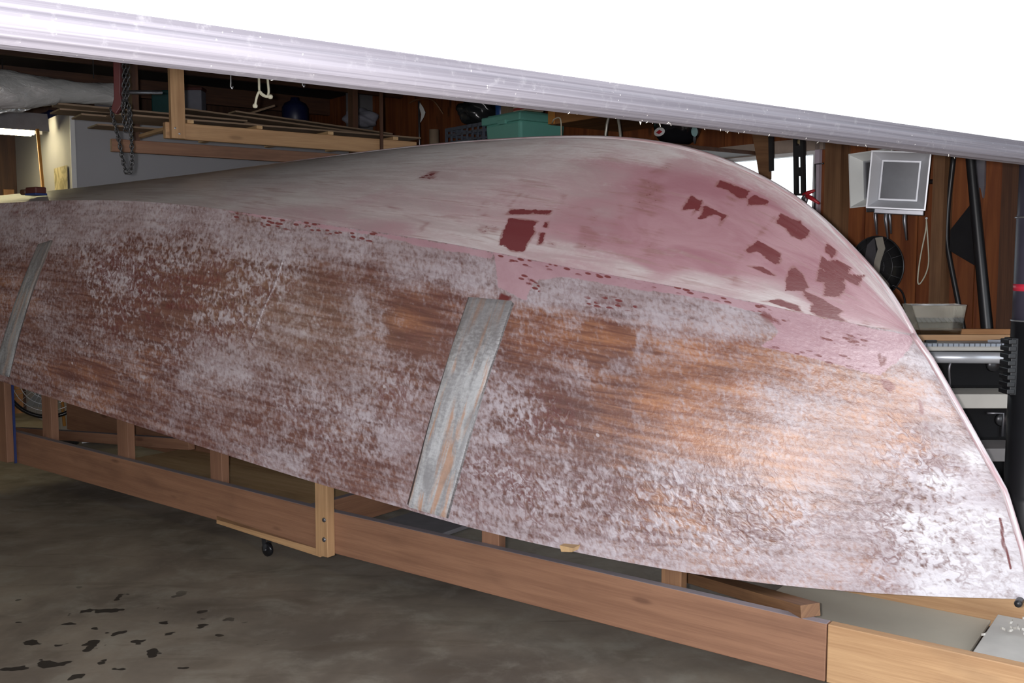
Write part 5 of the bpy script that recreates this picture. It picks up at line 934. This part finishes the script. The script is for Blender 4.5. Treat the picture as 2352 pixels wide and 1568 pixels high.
for x in (xl + .03, xr - .03):
    bm = new(); bx(bm, x - .02, x + .02, yf + .34, yf + .38, 0, zt - .03); obj('leg', bm, M['black_iron'], wb); bm = new(); bx(bm, x - .02, x + .02, yf + .06, yf + .1, 0, zt - .03); obj('leg', bm, M['black_iron'], wb)
bm = new(); bx(bm, xl, xr, yf + .36, yf + .375, .02, zt - .03); obj('shade_panel', bm, M['matte_black'], wb)  # black sheet painting in the dark under the bench
za, zb_ = P(2200, 768, yf + .3).z, 0
for k, (yy, zz, hh, lb) in enumerate(((yf + .355, zt + .0445, .040, 'pine strip at the back of the workbench'), (yf + .20, zt + .016, .026, 'flat pine strip lying on the workbench top'))):
    bm = new(); bx(bm, xl - .02, xr - .02, yy - .015, yy + .015, zt + .001, zt + .001 + hh); tag(obj('wood_strip', bm, M['cabinet_wood'] if k == 0 else M['pine'], None, .002), lb, 'wood strip')
bm = new(); bx(bm, P(2125, 790, yf + .1).x, P(2150, 790, yf + .1).x, yf + .09, yf + .11, zt + .001, zt + .012); tag(obj('pencil_stub', bm, M['black'], None), 'small dark bar on the white bench top near the boat', 'bar')
bm = new(); q = P(2268, 798, yf + .1); prism(bm, [Vector((q.x, yf + .10, zt + .001)), Vector((q.x + .13, yf + .09, zt + .001)), Vector((q.x + .13, yf + .15, zt + .001)), ], Z * .012); tag(obj('marking_blade', bm, M['grey_metal'], None), 'pointed grey metal blade lying on the bench top', 'blade')
# clear tray
Yt = yf + .30; tr = thing('acrylic_tray', 'clear acrylic tray standing on the workbench', 'tray', P(2140, 755, Yt))
z0, z1t = zt + .0005, P(2140, 698, Yt).z; zs = zt + .032
bm = new(); th = .004; x0, x1 = P(2108, 755, Yt).x, P(2192, 755, Yt).x; x2, x3 = P(2078, 698, Yt).x, P(2200, 698, Yt).x
for yy, k in ((Yt - .05, 0), (Yt + .03, 1)): prism(bm, [Vector((x0, yy, z0)), Vector((x1, yy, z0)), Vector((x3, yy - (.03 if k == 0 else -.0), z1t)), Vector((x2, yy - (.03 if k == 0 else 0), z1t))], Yv * th)
prism(bm, [Vector((x0, Yt - .05, z0)), Vector((x0, Yt + .03, z0)), Vector((x2, Yt + .03, z1t)), Vector((x2, Yt - .08, z1t))], X * th); prism(bm, [Vector((x1, Yt - .05, z0)), Vector((x1, Yt + .03, z0)), Vector((x3, Yt + .03, z1t)), Vector((x3, Yt - .08, z1t))], X * th)
obj('tray_body', bm, M['clear'], tr)
bm = new(); tube(bm, [Vector((x2, Yt - .08, z1t)), Vector((x3, Yt - .08, z1t))], .003, 6); obj('rim', bm, M['bright_metal'], tr)
# dark machines on the shelves
def machine(name, x0, x1, y0, z0, h, label, cat, extra):
    xa, xb = P(x0, 900, y0).x, P(x1, 900, y0).x; t = thing(name, label, cat, Vector(((xa + xb) / 2, y0 + .1, z0)))
    bm = new(); bx(bm, xa, xb, y0, y0 + .22, z0, z0 + h); mb = obj('body', bm, M['matte_black'], t, .015)
    bm = new()
    if extra == 'hose': tube(bm, spline([Vector((xa + .08, y0 - .01, z0 + h * .9)), Vector((xa + .04, y0 - .03, z0 + h * .6)), Vector((xa + .05, y0 - .02, z0 + h * .05))], 6), .006, 8)
    else: tube(bm, [Vector((xb - .05, y0 - .012, z0 + .02)), Vector((xb - .05, y0 - .012, z0 + h * .8)), Vector((xb - .12, y0 - .012, z0 + h * .8))], .006, 8)
    obj('cable' if extra == 'hose' else 'handle', bm, M['grey_metal'], t)
    bm = new(); lathe(bm, Vector(((xa + xb) / 2 + .07, y0 - .012, z0 + h * .6)), Yv, [(0, 0), (.025, 0), (.03, .012), (0, .012)], 16); obj('knob', bm, M['black_iron'], mb)
    return t
machine('bench_motor', 2150, 2330, yf + .12, z1 + .001, .17, 'black machine on the upper white shelf', 'machine', 'hose')
machine('tool_case', 2200, 2330, yf + .08, z2 + .001, .15, 'black case with grey handle on the lower shelf', 'tool case', 'bar')
# black upright cylinder at the right edge
Yc = 3.7; r = .085; xc = P(2330, 690, Yc).x + r
bc = thing('black_cylinder', 'black upright tube with a red band at the right edge', 'tube', Vector((xc, Yc, 0)))
zA, zB, zR0, zR1, zF = P(2330, 736, Yc).z, P(2340, 499, Yc).z, P(2332, 668, Yc).z, P(2332, 652, Yc).z, P(2310, 1135, Yc).z
bm = new(); lathe(bm, Vector((xc, Yc, 0)), Z, [(0, 0), (r * 1.2, 0), (r * 1.2, zF - .02), (r * 1.12, zF), (r, zF + .012), (r, zA), (0, zA)], 40); obj('lower_tube', bm, M['black'], bc)
bm = new(); lathe(bm, Vector((xc, Yc, 0)), Z, [(0, zA), (r * .97, zA), (r * .97, zR0), (r * .97, zB), (r * .94, zB + .02), (r * .94, 2.05), (0, 2.05)], 40); upt = obj('upper_tube', bm, plain('dark_violet_grey', (.055, .05, .075), .45), bc)
bm = new(); lathe(bm, Vector((xc, Yc, 0)), Z, [(r * .97, zR0), (r * .985, zR0), (r * .985, zR1), (r * .97, zR1)], 40); obj('red_band', bm, M['red_band'], upt)
for z in (zA, zB): bm = new(); tube(bm, [Vector((xc + r * 1.0 * math.cos(k * math.pi / 20), Yc + r * 1.0 * math.sin(k * math.pi / 20), z)) for k in range(41)], .0035, 6, False); obj('seam_ring', bm, M['bright_metal'], bc)
bm = new(); xa, xb = P(2305, 840, Yc).x, xc - r * .8; zt_, zb_ = P(2305, 775, Yc).z, P(2305, 905, Yc).z
bx(bm, xa + .012, xb, Yc - .03, Yc + .03, zb_, zt_)
for k in range(8): zz = zb_ + (zt_ - zb_) * (k + .5) / 8; bx(bm, xa, xa + .03, Yc - .034, Yc + .034, zz - .009, zz + .009)
obj('ribbed_bracket', bm, M['black'], bc, .003)
# ------------------------------------------------------------------ light and camera
w = bpy.data.worlds.new('World'); sc.world = w; w.use_nodes = True
bg = w.node_tree.nodes['Background']; bg.inputs[0].default_value = (.86, .93, 1, 1); bg.inputs[1].default_value = 2.3
# the camera's own flash
fl = bpy.data.lights.new('CameraFlash', 'POINT'); fl.energy = 340; fl.color = (1, .97, .98); fl.shadow_soft_size = .02
fo = bpy.data.objects.new('camera_flash', fl); fo.location = CAM + Vector((-.05, .01, .012)); COL.objects.link(fo)
cd = bpy.data.cameras.new('Camera'); cd.sensor_width = 36; cd.lens = 36 * FPX / 2352; cd.clip_start = .05
co = bpy.data.objects.new('Camera', cd); co.location = CAM; co.rotation_euler = (R(90) - PITCH, 0, 0); COL.objects.link(co); sc.camera = co
vs = sc.view_settings; vs.view_transform = 'Standard'; vs.look = 'None'; vs.gamma = 1; vs.use_curve_mapping = False; vs.exposure = 0.0
